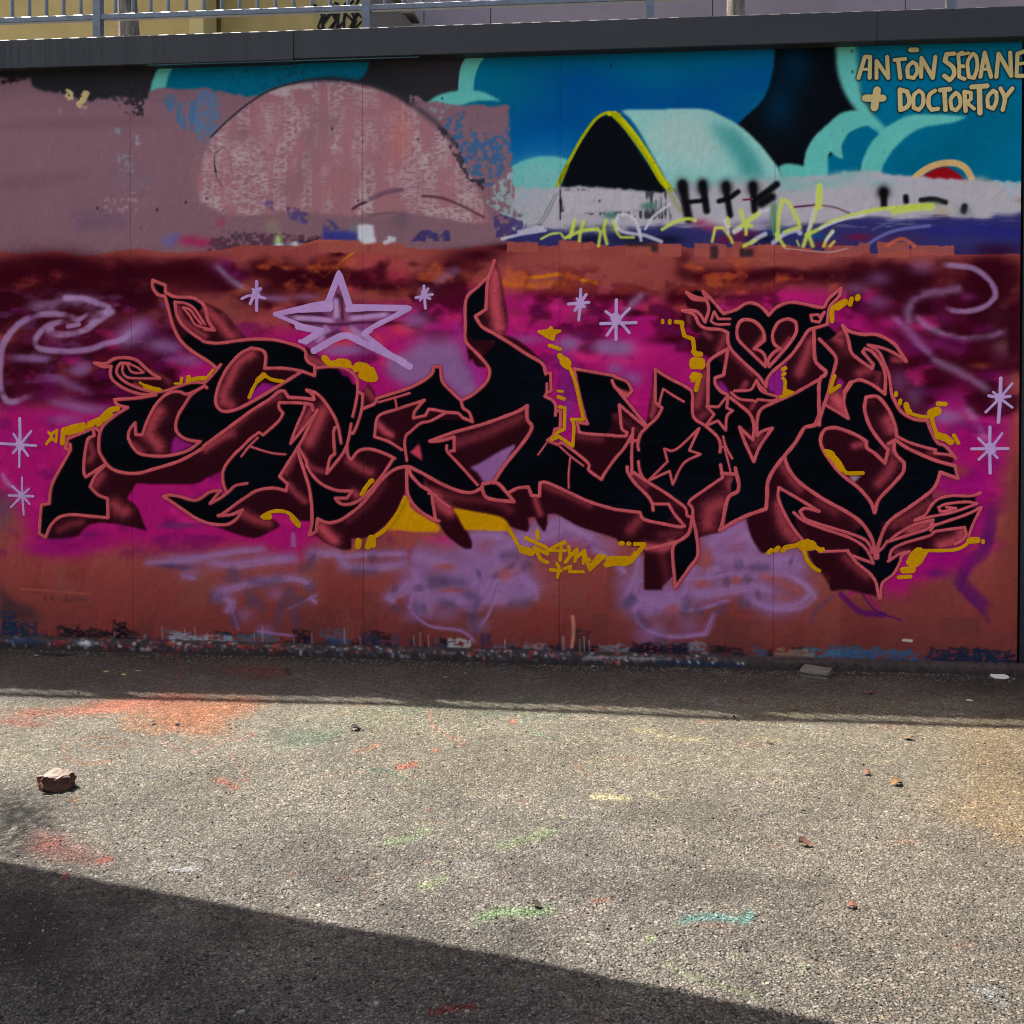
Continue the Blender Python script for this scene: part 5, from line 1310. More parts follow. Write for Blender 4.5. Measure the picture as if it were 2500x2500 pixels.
obj('back_wall', MB().box(ux(-900), e3, 3.7, 3.95, zt0, 6.2).mesh('back_wall'), myl, yb_)
v = MB(); rs = random.Random(5)                          # black scribble on the yellow wall
for k in range(16):
    x = e2+.03+(e3-e2-.12)*k/16; z0 = 4.28+rs.random()*.15; pts = []
    for j in range(6): pts.append((x+rs.uniform(-.05, .06), .297, z0+j*.09))
    v.tube(pts, .012, 5)
obj('scribble', v.mesh('scribble'), simple('black_spray', (20, 18, 18), .7), yb_)
mgr = simple('grey_render', (150, 140, 150), .9, .1, 3, .003)
gb = empty('grey_building', L2W(0, DB), YAW, label='pale grey lilac building of large flat panels behind the railing on the right', cat='building')
gj = [e3+.01, ux(1035, dy=DB+.1), ux(1198, dy=DB+.1), ux(1740, dy=DB+.1), ux(2210, dy=DB+.1), ux(3300, dy=DB+.1)]
for a, c in zip(gj[:-1], gj[1:]): obj('facade_panel', MB().box(a+.004, c-.004, .1, .16, zt0, 6.4).mesh('facade_panel'), mgr, gb)
obj('wall', MB().box(gj[0], gj[-1], .17, 4, zt0, 6.38).mesh('wall'), simple('dark_joint', (60, 56, 60), .9), gb)
stc = empty('staircase', L2W(0, DB-.5), YAW, label='dark sloping stair flight between the yellow and grey buildings', cat='stairs')
sa, sb = ux(905, dy=DB-.5), ux(1000, 60, DB-.5)
sm_ = ux(962, 28, DB-.5); se_ = ux(1012, 66, DB-.5)
pr = [(sa, zt0), (se_+.35, zt0), (se_, 4.32), (sm_, 4.545), (sa, 4.60)]; n = len(pr)
vv = [(x, y, z) for y in (0, .38) for x, z in pr]
obj('stringer', mesh('stringer', vv, [tuple(range(n)), tuple(range(2*n-1, n-1, -1))]+[(i+n, (i+1) % n+n, (i+1) % n, i) for i in range(n)]), simple('stair_concrete', (92, 88, 84), .9, .2, 10), stc)
stm = MB().box(0, .10, 0, .42, 0, .022).mesh('step')
for k in range(6): obj('step', stm, simple('step_concrete', (120, 114, 106), .9) if k == 0 else None, stc, (sm_-.02+k*.085*(se_-sm_)/.17, -.02, 4.545-k*.5*(.225)))
# trees on the terrace
mbark, nt, b = new_mat('bark'); oc = nd(nt, 'TexCoord').outputs['Object']
w1 = noise(nt, stretch(nt, oc, (9, 9, 1.6)), 4, 6, .7)
nt.links.new(ramp(nt, w1, [(.3, tuple(lin((54, 48, 44)))), (.55, tuple(lin((110, 102, 94)))), (.75, tuple(lin((160, 152, 142))))]), b.inputs['Base Color'])
b.inputs['Roughness'].default_value = .95; bump(nt, b, w1, .02)
mleaf = simple('leaf_green', (72, 92, 44), .6, .4, 3, 0)
def tree(px, wpx, dy, label, seed):
    rs = random.Random(seed); u = W(px, 50, dy)[0]; r = wpx/2/2500*(6+dy)
    t = empty('tree', L2W(u, dy, zt0), YAW, label=label, cat='tree', group='street trees on the terrace')
    pts = [(rs.uniform(-.003, .003)*k, rs.uniform(-.003, .003)*k, k*.32) for k in range(9)]
    m = MB().tube(pts, [r*(1.15-.05*k) for k in range(9)], 18)
    top = Vector(pts[-1])
    for q in range(6):
        a = q*1.05+rs.random(); e = top+Vector((math.cos(a)*.55, math.sin(a)*.45, .5+rs.random()*.5))
        m.tube([top-Vector((0, 0, .15)), (top+e)/2+Vector((0, 0, .08)), e], [r*.5, r*.32, r*.12], 7)
    me = m.mesh('trunk', True)
    for vv_ in me.vertices:
        c = vv_.co; k = 1+.07*math.sin(math.atan2(c.y, c.x)*7+c.z*3); c.x *= k; c.y *= k
    obj('trunk', me, mbark, t)
    v = []; f = []
    for _ in range(2600):
        a = rs.random()*6.28; h = rs.uniform(-1, 1); rr = rs.random()**.45; cl = .85+.25*math.sin(a*3+h*4)
        c = top+Vector((math.cos(a)*math.sqrt(1-h*h)*rr*.95*cl, math.sin(a)*math.sqrt(1-h*h)*rr*.8*cl, .85+h*rr*.7*cl))
        d = Vector((rs.gauss(0, 1), rs.gauss(0, 1), rs.gauss(0, 1))).normalized(); s_ = d.orthogonal().normalized()*.022; d *= .05; n = len(v)
        v += [c-d, c+s_, c+d, c-s_]; f.append((n, n+1, n+2, n+3))
    obj('crown', mesh('crown', v, f), mleaf, t)
tree(314, 46, 2.6, 'rough barked tree trunk in front of the yellow building', 1)
tree(1795, 38, 2.8, 'dark barked tree trunk in front of the grey panelled building', 2)

# dark neighbouring wall past the right end
nbw = empty('neighbouring_wall', L2W(UR, 0), YAW, label='dark concrete wall stub beyond the right end of the mural', cat='wall')
obj('wall_slab', MB().box(.022, 2.6, .03, .3, 0, ZT).mesh('wall_slab'), simple('dark_paint', (46, 44, 48), .7, .3, 5, .003), nbw)

# ================================================================ GROUND
def raster(x0, y0, w, h):
    global RX0, RY0, RW, RH, XX, YY, IMG, NR, NR2, NC, NF, NB
    RX0, RY0, RW, RH = x0, y0, w, h
    YY, XX = np.mgrid[0:RH, 0:RW].astype(np.float32); XX = XX/RS+RX0; YY = YY/RS+RY0
    IMG = np.zeros((RH, RW, 3), np.float32); NR = vnoise(16, 9, 1, 3); NR2 = vnoise(14, 9, 2, 3); NC = vnoise(140, 60, 3, 4); NF = vnoise(9, 4, 4, 2); NB = vnoise(14, 7, 8, 3)
raster(-600, 1540, 1850, 560)
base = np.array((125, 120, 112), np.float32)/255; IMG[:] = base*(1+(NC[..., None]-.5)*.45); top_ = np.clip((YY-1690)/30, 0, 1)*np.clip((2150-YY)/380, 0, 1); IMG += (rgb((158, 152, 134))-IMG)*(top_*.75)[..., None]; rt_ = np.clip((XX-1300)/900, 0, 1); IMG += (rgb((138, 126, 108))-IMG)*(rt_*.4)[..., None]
def edge_y(x): return 1582+x*.0275
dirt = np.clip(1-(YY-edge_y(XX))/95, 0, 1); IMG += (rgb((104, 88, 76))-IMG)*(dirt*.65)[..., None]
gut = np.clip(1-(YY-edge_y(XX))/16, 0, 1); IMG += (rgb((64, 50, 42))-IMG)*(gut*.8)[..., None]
bl('V 1900,1260 1800,1265 1850,1290', 90, 26, (70, 60, 52), .75); bl('V 1900,1300 1920,1340', 80, 30, (88, 74, 64), .6)
for s_, rx, ry, c_, a_ in (
    ('V 1880,1430 1900,1480 1850,1520 1920,1560 1870,1380', 110, 46, (156, 122, 76), .55), ('V 1650,1340 1500,1345 1750,1370', 110, 22, (148, 132, 100), .5),
    ('V 60,1340 130,1335 200,1328 250,1322', 66, 15, (196, 108, 82), .8), ('V 20,1355 60,1362', 50, 8, (180, 90, 76), .6), ('V 330,1330 400,1335 460,1325 360,1355', 74, 24, (190, 116, 80), .75), ('V 300,1315 350,1310', 60, 14, (170, 92, 74), .6), ('V 400,1380 330,1360', 60, 16, (186, 128, 92), .6),
    ('V 480,1260 520,1265 430,1262 500,1275', 60, 10, (136, 76, 66), .7), ('V 330,1240 320,1232', 16, 8, (160, 60, 50), .8), ('V 300,1250', 16, 6, (130, 60, 64), .6),
    ('V 700,1345 760,1340 860,1335 940,1345 600,1390 560,1400', 60, 12, (104, 128, 108), .55), ('V 680,1330 720,1350 650,1345', 40, 9, (168, 146, 100), .5), ('V 820,1335 980,1322', 50, 7, (96, 120, 104), .6),
    ('V 100,1600 80,1580 150,1610', 50, 26, (170, 66, 56), .35), ('V 1020,1665', 20, 7, (70, 66, 70), .5), ('V 180,1710 140,1706', 46, 8, (166, 168, 172), .6), ('V 240,1740 300,1750 200,1760', 60, 26, (120, 118, 118), .4),
    ('V 120,1060 1170,1640 1150,1560 520,1640 1350,1320', 40, 14, (160, 160, 158), .35), ('V 80,1720 40,1780 20,1700', 60, 40, (78, 66, 58), .5)):
    bl(s_, rx, ry, c_, a_*.9, nz=(NC, .3, .45))
for q_, c_, a_ in (('V 18,1352 90,1340 180,1326 280,1318 340,1322 300,1342 200,1350 100,1358 40,1362', (214, 130, 102), .75), ('V 210,1342 330,1322 440,1322 500,1336 450,1362 400,1386 300,1392 230,1380', (200, 130, 92), .6), ('V 250,1318 340,1312 400,1322 330,1330', (178, 92, 76), .55), ('V 430,1258 520,1254 620,1264 540,1276 460,1274', (142, 78, 66), .55), ('V 0,1500 60,1510 90,1530 60,1560 0,1570', (26, 24, 22), .75), ('V 0,1580 40,1570 90,1600 30,1620 0,1620', (40, 36, 32), .5), ('V 500,1380 600,1350 800,1340 960,1350 900,1380 640,1400', (132, 140, 116), .35), ('V 740,1500 1400,1480 1932,1560 1932,1300 1200,1300 600,1310', (150, 140, 116), .35)):
    po(q_, c_, a_, soft=6, wob=7, nz=(NF, .36, .3))
for s_, w_, c_, a_ in (
    ('V 330,1230 345,1262 320,1285 312,1300 308,1320', 10, (190, 96, 70), .8), ('V 130,1395 118,1410 130,1430 170,1438 215,1432', 10, (206, 124, 90), .75), ('V 120,1398 190,1388 260,1402 200,1408 140,1400', 8, (206, 130, 100), .6), ('V 290,1395 320,1405 360,1420 390,1412 420,1398 460,1395 480,1400', 9, (196, 110, 90), .55), ('V 430,1418 450,1440 470,1470 440,1475', 9, (206, 116, 90), .7), ('V 400,1468 430,1478 450,1490', 26, (200, 98, 78), .75),
    ('V 815,1320 812,1350 818,1372 850,1390 880,1402 860,1410', 9, (206, 120, 90), .75), ('V 720,1400 700,1410 660,1420', 14, (206, 110, 86), .6), ('V 745,1448 790,1440', 26, (206, 92, 66), .75), ('V 620,1455 600,1470', 9, (200, 120, 90), .5), ('V 480,1382 470,1390', 14, (190, 80, 64), .7), ('V 960,1362 975,1358', 22, (206, 104, 72), .8), ('V 815,1417 830,1415', 20, (206, 106, 80), .7),
    ('V 690,1475 698,1450 730,1455 780,1475', 18, (86, 120, 104), .65), ('V 985,1345 1000,1380 1060,1395', 18, (90, 126, 104), .5), ('V 1000,1345 1040,1352 1075,1342', 22, (100, 136, 108), .5),
    ('V 1070,1320 1150,1338', 9, (150, 80, 64), .6), ('V 1075,1432 1115,1460', 9, (150, 74, 64), .7), ('V 1110,1498 1150,1500 1195,1502', 34, (222, 214, 160), .95), ('V 1215,1488 1240,1500 1270,1500', 18, (218, 208, 156), .8), ('V 1180,1370 1230,1378 1280,1390 1350,1388', 24, (214, 200, 146), .55), ('V 1400,1385 1480,1395', 16, (200, 184, 136), .5), ('V 1060,1535 1065,1540', 18, (210, 206, 150), .7), ('V 1140,1485 1160,1487', 14, (210, 204, 150), .6),
    ('V 720,1590 770,1580 800,1560 820,1570', 44, (146, 178, 118), .5), ('V 930,1595 980,1582 1040,1565 1055,1560', 50, (148, 180, 116), .55), ('V 780,1672 810,1668 850,1650', 46, (146, 174, 108), .5), ('V 890,1740 940,1722 1000,1722 1050,1710', 48, (124, 178, 104), .65),
    ('V 1270,1738 1320,1728 1370,1730 1410,1735 1418,1722 1390,1720', 34, (96, 178, 170), .75), ('V 1215,1775 1235,1768', 40, (140, 176, 104), .6), ('V 1240,1800 1280,1830 1330,1850 1380,1865 1450,1885', 26, (140, 164, 104), .5), ('V 1510,1820 1530,1825', 22, (126, 184, 110), .5), ('V 1385,1790 1390,1810', 36, (146, 170, 110), .4),
    ('V 1110,1700 1160,1694', 18, (190, 106, 72), .6), ('V 800,1915 850,1905 905,1900', 34, (190, 60, 48), .9), ('V 180,1622 215,1612', 34, (196, 80, 62), .75), ('V 115,1650 130,1645', 34, (190, 60, 54), .85), ('V 130,1505 145,1510', 22, (190, 116, 60), .75), ('V 50,1600 90,1590 120,1580', 40, (180, 70, 60), .45), ('V 320,1635 380,1636', 24, (190, 196, 204), .7), ('V 800,1528 815,1526', 16, (190, 90, 90), .6), ('V 540,1650 560,1645', 12, (190, 92, 72), .6), ('V 955,1865 985,1860', 30, (140, 134, 60), .5), ('V 1200,1860 1220,1862', 20, (140, 136, 60), .5), ('V 690,1680 700,1676', 16, (190, 80, 60), .4),
    ('V 1355,1315 1345,1318', 30, (186, 180, 176), .6), ('V 1230,1295 1310,1283', 8, (150, 140, 134), .5), ('V 1560,1330 1575,1328', 20, (180, 90, 60), .6), ('V 1690,1322 1705,1322', 18, (160, 84, 62), .5), ('V 700,1290 680,1294', 26, (140, 140, 140), .4), ('V 1630,1870 1640,1860', 26, (150, 190, 120), .4), ('V 1850,1860 1900,1870', 60, (150, 170, 186), .4), ('V 1830,1850 1900,1905', 50, (150, 164, 180), .35),
    ('V 460,1370 540,1382 640,1385 560,1405 500,1415', 30, (120, 140, 120), .4), ('V 560,1270 640,1262', 14, (140, 132, 126), .5)):
    st(s_, w_*1.75, c_, a_*.85, spray=.7, nz=(NF, .30, .5), fade=.1)
rr = np.random.RandomState(31)
for _ in range(170):
    x = rr.randint(0, 1930); y = rr.randint(1260, 1930); c = [(200, 190, 150), (150, 170, 160), (196, 120, 90), (170, 150, 160), (190, 188, 184), (150, 120, 70)][rr.choice(6, p=[.3, .2, .15, .1, .15, .1])]
    bl('V %d,%d' % (x, y), rr.uniform(8, 44), rr.uniform(3, 9), c, rr.uniform(.12, .38), nz=(NF, .4, .3))
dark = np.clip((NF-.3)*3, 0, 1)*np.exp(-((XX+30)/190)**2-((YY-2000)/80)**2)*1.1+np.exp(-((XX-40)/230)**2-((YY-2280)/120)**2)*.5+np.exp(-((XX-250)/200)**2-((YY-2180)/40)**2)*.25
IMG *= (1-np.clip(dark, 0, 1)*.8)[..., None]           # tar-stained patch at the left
gx = np.r_[-60, -30, -16, -9, -6, np.arange(-4.2, -2.6, .05), np.arange(-2.6, 2.6, .0105), np.arange(2.6, 4.3, .05), 6, 9, 16, 30, 60]
gy = np.r_[-50, -25, -12, -6, -3, -1, 0, .8, np.arange(1.4, 2.1, .05), np.arange(2.1, 5.75, .0125), 6.2, 8, 12, 25, 60, 120]
X, Y = np.meshgrid(gx, gy); X = X.ravel(); Y = Y.ravel()
def und(x, y): return .0035*np.sin(x*2.1+y*.7)+.0030*np.sin(y*2.9-x*1.3+1)+.0018*np.sin(x*6.1+2)*np.sin(y*5.3)-.004
Zg = und(X, Y)*(np.abs(X) < 5)*(Y < 6)
rg = np.random.RandomState(8); Zg = Zg+rg.randn(len(X))*.0011*(np.abs(X) < 2.7)*(Y > 2)*(Y < 5.7)
px, py = project(np.c_[X, np.maximum(Y, .5), np.zeros_like(X)]); inside = (px > -590) & (px < 3090) & (py > 1545) & (py < 2650) & (Y > 1.2)
cg = sample(px, py); cg = np.where(inside[:, None], cg, base); l = to_paint(cg, .385)
gm, nt, b = new_mat('worn_asphalt'); oc = nd(nt, 'TexCoord').outputs['Object']; att = nd(nt, 'Attribute', attribute_name='paint').outputs['Color']
warp = nd(nt, 'VectorMath', operation='ADD'); nn = nd(nt, 'TexNoise'); nn.inputs['Scale'].default_value = 40; nt.links.new(oc, nn.inputs['Vector'])
sc_ = nd(nt, 'VectorMath', operation='SCALE'); sc_.inputs['Scale'].default_value = .012; nt.links.new(nn.outputs['Color'], sc_.inputs[0]); nt.links.new(oc, warp.inputs[0]); nt.links.new(sc_.outputs[0], warp.inputs[1])
def vor_(scale, feat='F1'):
    v = nd(nt, 'TexVoronoi', feature=feat); v.inputs['Scale'].default_value = scale; v.inputs['Randomness'].default_value = 1; nt.links.new(warp.outputs[0], v.inputs['Vector']); return v
v1 = vor_(82); v2 = vor_(190); e1_ = vor_(82, 'DISTANCE_TO_EDGE')
sep = nd(nt, 'SeparateColor'); nt.links.new(v1.outputs['Color'], sep.inputs[0]); sep2 = nd(nt, 'SeparateColor'); nt.links.new(v2.outputs['Color'], sep2.inputs[0])
patch = noise(nt, oc, 2.2, 4)
stone = ramp(nt, sep.outputs[0], [(0, .42), (.3, .8), (.7, 1.15), (.9, 1.9)])
fine = ramp(nt, sep2.outputs[1], [(0, .6), (.5, .98), (.9, 1.5)])
crev = ramp(nt, e1_.outputs['Distance'], [(0, .34), (.09, .88), (.22, 1.08)])
k1 = mix(nt, stone, fine, .5, 'MIX'); k2 = mix(nt, k1, crev, 1.0, 'MULTIPLY')
hue = mix(nt, (1.02, .97, .90), (.94, .98, 1.06), sep2.outputs[2]); k3 = mix(nt, k2, hue, 1.0, 'MULTIPLY')
k4 = mix(nt, k3, ramp(nt, patch, [(.3, .80), (.7, 1.2)]), 1.0, 'MULTIPLY')
nt.links.new(mix(nt, att, k4, 1.0, 'MULTIPLY'), b.inputs['Base Color']); b.inputs['Roughness'].default_value = .85; b.inputs['Specular IOR Level'].default_value = .25
hh = math_(nt, 'ADD', math_(nt, 'MULTIPLY', e1_.outputs['Distance'], 1.4), math_(nt, 'MULTIPLY', sep.outputs[0], .35))
b1 = bump(nt, b, hh, .011, 1.0); bump(nt, b, math_(nt, 'ADD', v2.outputs['Distance'], noise(nt, oc, 240, 3)), .0035, .9, b1)
gme = grid_mesh('ground', np.c_[X, Y, Zg], 1, len(gy), len(gx), l)
obj('ground', gme, gm, kind='structure')

# loose chips of stone lying on the asphalt
def gz(x, y): return float(und(np.array([x]), np.array([y]))[0])
rs = random.Random(12)
def chip(v, f, x, y, r, hgt):
    n = len(v); k = 6; a0 = rs.random()*6; z = gz(x, y)
    ring = [(x+math.cos(a0+i*1.047)*r*rs.uniform(.7, 1.2), y+math.sin(a0+i*1.047)*r*rs.uniform(.6, 1.0)) for i in range(k)]
    v += [(p, q, z-.002) for p, q in ring]+[(x+(p-x)*.7, y+(q-y)*.7, z+hgt*rs.uniform(.6, 1)) for p, q in ring]
    f += [(n+i, n+(i+1) % k, n+k+(i+1) % k, n+k+i) for i in range(k)]+[tuple(n+k+i for i in range(k))]
for nm, col, cnt, lab in (('gravel', (122, 114, 104), 2600, 'pale loose stone chips strewn over the asphalt'), ('dark_gravel', (52, 47, 43), 3600, 'dark loose grit strewn over the asphalt')):
    v = []; f = []
    for _ in range(cnt):
        px_ = rs.uniform(-60, 2560); py_ = 1600+920*rs.random()**.55; x, y = G(px_, py_)
        r = rs.uniform(.0022, .0050)*(1.5 if rs.random() < .05 else 1)
        chip(v, f, x, y, r, r*.7)
    for _ in range(1500):
        px_ = rs.uniform(-60, 2480); py_ = 1583+px_*.0275+abs(rs.gauss(0, 9)); x, y = G(px_, py_)
        r = rs.uniform(.002, .006); chip(v, f, x, y, r, r*.7)
    obj(nm, mesh(nm, v, f), simple(nm, col, .9, .35, 40, 0), kind='stuff', label=lab)

v = []; f = []
for k in range(900):
    if k < 520: px_ = rs.uniform(-60, 2490); py_ = 1584+px_*.0275+abs(rs.gauss(0, 7))
    elif k < 760: px_ = 2480-abs(rs.gauss(0, 200)); py_ = 1640+abs(rs.gauss(0, 34))
    else: px_ = rs.uniform(0, 2500); py_ = rs.uniform(1600, 2450)
    x, y = G(px_, py_); a = rs.random()*6.28; r = rs.uniform(.003, .010)*(.7 if k >= 760 else 1); z = gz(x, y)+.0015; n = len(v)
    dx, dy = math.cos(a)*r, math.sin(a)*r
    v += [(x-dx, y-dy, z), (x+dy*.35, y-dx*.35, z+rs.uniform(0, .004)), (x+dx, y+dy, z+rs.uniform(0, .005)), (x-dy*.35, y+dx*.35, z+rs.uniform(0, .003))]; f.append((n, n+1, n+2, n+3))
obj('leaf_litter', mesh('leaf_litter', v, f), simple('leaf_litter', (84, 58, 42), .9, .6, 60, 0), kind='stuff', label='crumbled brown leaf litter gathered along the foot of the wall')

# ================================================================ THINGS ON THE GROUND
def lump(name, px, py, sx, sy, sz, mat, label, cat, rz=0, seed=0, sub=3, rough=.18, flat=False, group=None):
    import bmesh
    x, y = G(px, py); bm = bmesh.new(); bmesh.ops.create_cube(bm, size=1)
    bmesh.ops.subdivide_edges(bm, edges=bm.edges[:], cuts=sub, use_grid_fill=True); r = random.Random(seed)
    ph = [r.uniform(0, 9) for _ in range(6)]
    for v in bm.verts:
        c = v.co; L = c.length; s = Vector(c)*.5/max(L, .01); v.co = c.lerp(s, .78 if not flat else .08)
        v.co += Vector((math.sin(c.y*9+ph[0])*rough*.3, math.sin(c.z*8+ph[1])*rough*.3, math.sin(c.x*7+ph[2]+c.y*5)*rough*.35))+Vector((r.gauss(0, 1), r.gauss(0, 1), r.gauss(0, 1)))*rough*.10
        v.co.z += .5; v.co = Vector((v.co.x*sx, v.co.y*sy, v.co.z*sz))
    me = bpy.data.meshes.new(name); bm.to_mesh(me); bm.free()
    return obj(name, me, mat, None, (x, y, gz(x, y)-sz*.06), rz, label=label, cat=cat, group=group)
mr, nt, b = new_mat('brick_chunk'); oc = nd(nt, 'TexCoord').outputs['Object']; gn = nd(nt, 'NewGeometry'); sn = nd(nt, 'SeparateXYZ'); nt.links.new(gn.outputs['Normal'], sn.inputs[0])
n_ = noise(nt, oc, 30, 6); body = ramp(nt, n_, [(.3, tuple(lin((84, 44, 30))*.7)), (.6, tuple(lin((112, 68, 50))*.75))])
sp = nd(nt, 'SeparateXYZ'); nt.links.new(oc, sp.inputs[0])
top = ramp(nt, math_(nt, 'ADD', math_(nt, 'MULTIPLY', sp.outputs[2], 22), math_(nt, 'MULTIPLY', n_, .9)), [(.95, 0.0), (.99, 1.0)])
topf = math_(nt, 'MULTIPLY', ramp(nt, math_(nt, 'ADD', math_(nt, 'MULTIPLY', sp.outputs[2], 14), math_(nt, 'MULTIPLY', n_, .5)), [(.88, 0.0), (.96, 1.0)]), ramp(nt, sn.outputs[2], [(.45, 0.0), (.6, 1.0)]))
nt.links.new(mix(nt, body, tuple(lin((170, 150, 138))*.36), topf), b.inputs['Base Color']); b.inputs['Roughness'].default_value = .9; bump(nt, b, noise(nt, oc, 60, 5), .004)
lump('brick_fragment', 138, 1921, .122, .088, .066, mr, 'chunk of reddish brown brick with a whitened top lying in the sun at left', 'brick', .35, 7, 5, .30)
mbk = simple('grey_block', (112, 102, 90), .92, .25, 25, .004)
lump('concrete_block', 1992, 1647, .135, .10, .034, mbk, 'broken flat grey block lying against the foot of the wall', 'block', -.5, 9, 3, .10, True)
v = MB(); pr = []; n = 28
for k, (r, z) in enumerate(((.040, 0), (.043, .003), (.041, .006), (.036, .0055), (.001, .0045))):
    v.v += [(math.cos(i*6.2832/n)*r, math.sin(i*6.2832/n)*r, z) for i in range(n)]
for k in range(4): v.f += [(k*n+i, k*n+(i+1) % n, (k+1)*n+(i+1) % n, (k+1)*n+i) for i in range(n)]
x, y = G(2440, 1652); obj('plastic_lid', v.mesh('plastic_lid', True), simple('white_plastic', (226, 224, 216), .4, .05), None, (x, y, gz(x, y)+.002), 0, label='round white plastic lid lying flat near the right end of the wall', cat='lid')
# bundle of dead twigs
x, y = G(125, 1598); v = MB(); r = random.Random(3)
for _ in range(16):
    a = r.uniform(-.09, .05); c = r.uniform(-.012, .012); z = r.uniform(.003, .014); l_ = r.uniform(.03, .09)
    v.tube([(a, c, z), (a+l_*.5, c+r.uniform(-.006, .006), z+.004), (a+l_, c+r.uniform(-.01, .01), z*.5)], .0019, 5)
obj('twig_bundle', v.mesh('twig_bundle'), simple('dead_twig', (54, 44, 38), .9), None, (x, y, gz(x, y)), -.1, label='small heap of dark dead twigs on the shaded ground at far left', cat='twigs')
# leaves
def leaf(px, py, s, col, label, seed):
    r = random.Random(seed); x, y = G(px, py); v = []; f = []; n = 9
    for i in range(n):
        t = i/(n-1); w = math.sin(t*math.pi)**.8*.32*(1+.25*math.sin(t*19+seed)); curl = .30*math.sin(t*3.1+seed)+.12
        for k in (-1, 0, 1): v.append(((t-.5)*s, w*k*s, s*(.06+curl*abs(k)*.55*(1+.3*k)+.10*math.sin(t*5+seed))))
    for i in range(n-1):
        for k in (0, 1): a = i*3+k; f.append((a, a+3, a+4, a+1))
    nv = len(v); v += [(p[0], p[1], p[2]+.0012) for p in v[:]]; f += [tuple(reversed([q+nv for q in t])) for t in f[:]]
    v.append(((.5)*s, 0, s*.05)); v.append((.72*s, .03*s, s*.04)); v.append((.72*s, .05*s, s*.05)); f.append((len(v)-3, len(v)-2, len(v)-1))
    z0 = min(p[2] for p in v)
    obj('dry_leaf', mesh('dry_leaf', v, f, True), simple('leaf_%s' % label.split()[0], col, .8, .3, 60, .0006), None, (x, y, gz(x, y)-z0+.001), r.uniform(-.7, .7), label=label, cat='leaf', group='dry leaves blown over the ground')
BR = (96, 52, 34); DK = (44, 32, 28); OR = (140, 72, 38)
for i, (px_, py_, s_, c_, lab_) in enumerate((
    (868, 1784, .045, DK, 'dark curled leaf alone in the sunlit left centre below the shade edge'), (706, 1646, .05, DK, 'blackish leaf in the wall shade beside the reddish paint haze'),
    (2005, 1756, .026, OR, 'small orange brown leaf right on the wall shadow edge'), (2118, 1692, .05, BR, 'broad brown leaf in the wall shade right of the flat block'),
    (2217, 1801, .040, (92, 70, 40), 'olive brown leaf just below the shadow edge at right'), (2116, 1885, .030, BR, 'compact rust brown leaf in the sun, the one left of the long curled leaf'),
    (2190, 1911, .050, (112, 80, 40), 'long curled leaf with yellow tip in the sun at right'), (1968, 2059, .045, BR, 'brown leaf with a stalk in the middle of the sunny right side'),
    (1798, 1752, .030, DK, 'tiny black leaf at the shadow edge right of centre'), (1880, 1810, .024, DK, 'black leaf scrap just inside the sun right of centre'),
    (1942, 1731, .030, BR, 'thin brown leaf in the shade above the orange leaf'), (2445, 1748, .026, DK, 'dark leaf scrap in the shade close to the right border'),
    (2080, 2214, .030, BR, 'brown leaf scrap low on the sunny right side'), (1312, 2215, .030, DK, 'dark leaf at the edge of the green paint strokes'), (1812, 1712, .030, BR, 'brown leaf in the middle of the wall shade under the flat block'))):
    leaf(px_, py_, s_, c_, lab_, i)
# cigarette ends and scraps
def butt(px, py, rz, label, col=(206, 180, 120)):
    x, y = G(px, py); m = MB().tube([(-.012, 0, .004), (.012, 0, .004)], .0038, 10)
    obj('cigarette_end', m.mesh('cigarette_end'), simple('filter_paper', col, .8, .15), None, (x, y, gz(x, y)), rz, label=label, cat='cigarette end', group='cigarette ends in the wall shade')
butt(259, 1638, .3, 'tan cigarette end in the shade, leftmost of the yellowish ones'); butt(302, 1645, -.2, 'yellow cigarette end beside the leftmost tan one', (214, 190, 90))
butt(337, 1636, .2, 'pale brown cigarette end, rightmost of the three at left', (170, 150, 110)); butt(2367, 1710, -.5, 'cream cigarette end below the round white lid', (214, 200, 160)); butt(2343, 1743, 0, 'grey cigarette end at the right just above the shadow edge', (150, 136, 110))
def scrap(px, py, s, label, col=(206, 202, 194), seed=0):
    r = random.Random(seed); x, y = G(px, py); n = 7
    ring = [(math.cos(i*.898)*s*r.uniform(.6, 1.1), math.sin(i*.898)*s*.7*r.uniform(.6, 1.1)) for i in range(n)]
    v = [(a, b_, .0005) for a, b_ in ring]+[(a*.85, b_*.85, .004+r.uniform(0, .003)) for a, b_ in ring]
    f = [(i, (i+1) % n, n+(i+1) % n, n+i) for i in range(n)]+[tuple(n+i for i in range(n))]
    obj('litter_scrap', mesh('litter_scrap', v, f), simple('scrap', col, .8, .1), None, (x, y, gz(x, y)), r.random()*3, label=label, cat='litter', group='pale scraps of litter')
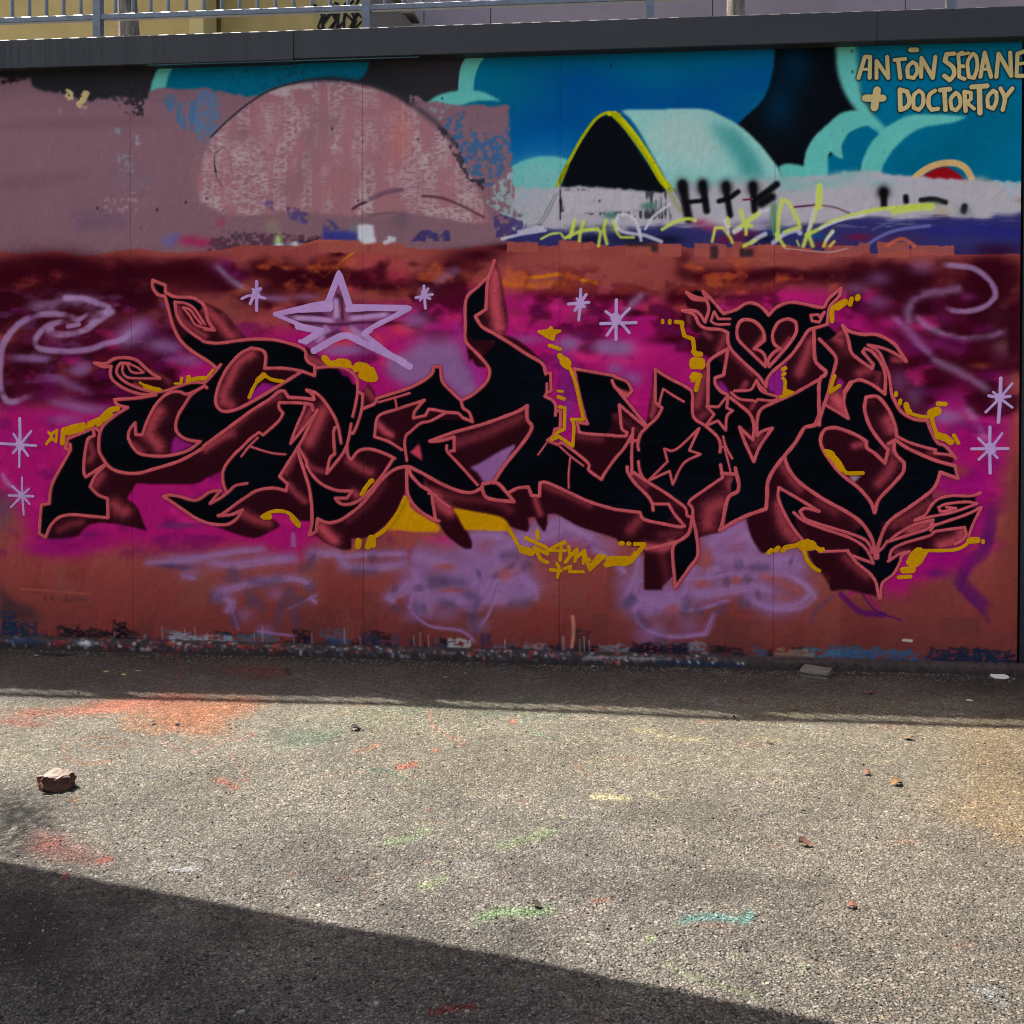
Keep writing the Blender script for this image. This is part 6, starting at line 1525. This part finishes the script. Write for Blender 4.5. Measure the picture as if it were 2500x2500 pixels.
for i, (a, b_, s_, lab_) in enumerate(((461, 1613, .010, 'white scrap in the wall shade beside the red paint splash'), (1448, 1624, .018, 'larger crumpled white scrap at the foot of the footing, centre'), (88, 1599, .012, 'flat white scrap beside the heap of twigs'),
    (1088, 1653, .012, 'white scrap in the shade left of centre, lower one'), (1136, 1643, .010, 'white scrap in the shade left of centre, upper one'), (1771, 1663, .008, 'tiny round white scrap below the spotted blue footing'),
    (919, 2456, .010, 'pale scrap in the bottom shadow left of the red stroke'), (1140, 2475, .010, 'pale scrap in the bottom shadow beside the red stroke'), (590, 2472, .012, 'crumpled pale scrap near the bottom edge left of centre'), (105, 2268, .006, 'small white scrap in the deep shadow at far left'),
    (215, 1595, .008, 'thin white scrap just right of the twigs'), (481, 1666, .007, 'grey pebble sized scrap in the shade below the red splash'))):
    scrap(a, b_, s_, lab_, (140, 136, 128) if i != 11 else (120, 116, 110), i)
for i, (a, b_, s_, lab_) in enumerate(((376, 1768, .012, 'small black pebble on the orange paint patch, left one'), (433, 1769, .015, 'larger black pebble on the orange paint patch, right one'), (560, 1769, .010, 'flat dark pebble at the right end of the orange patch'), (190, 1687, .012, 'black pebble in the strip of bar shadows at left'), (1375, 1868, .010, 'dark pebble beside the thin red line in the sun'), (2107, 1860, .010, 'black pebble in the sun just above the rust brown leaf'), (82, 1738, .007, 'tiny black pebble above the orange paint at far left'), (1030, 1691, .008, 'brown pebble in the shade near the green paint'))):
    lump('pebble', a, b_, s_*1.3, s_, s_*.6, simple('dark_pebble', (42, 36, 34), .8, .2), lab_, 'pebble', i, i, 2, .2, group='dark pebbles')

# ================================================================ SHADE CASTER (unseen stand-in roof, added to throw the dark wedge in the corner)
q0 = np.array(G(0, 2094)); q1 = np.array(G(1900, 2466)); HZ = 2.72
k_ = np.array([SUNV.x, SUNV.y])/SUNV.z*HZ; c0 = q0+k_; dr_ = (q1-q0)/np.linalg.norm(q1-q0); nr_ = np.array([dr_[1], -dr_[0]])
ang = math.atan2(dr_[1], dr_[0]); org = c0-dr_*1.0
cn = empty('shade_caster', (float(org[0]), float(org[1]), 0), ang, label='flat steel canopy on posts added out of view to cast the corner shadow', cat='shade_caster')
ms = simple('painted_steel', (120, 124, 126), .5, .1)
obj('roof', MB().box(-.6, 5.4, -2.3, 0, HZ, HZ+.05).mesh('roof'), ms, cn)
for x in (-.55, 5.3):
    for y in (-.1, -2.2): obj('post', MB().tube([(x, y, 0), (x, y, HZ)], .04, 12).mesh('post'), ms, cn)
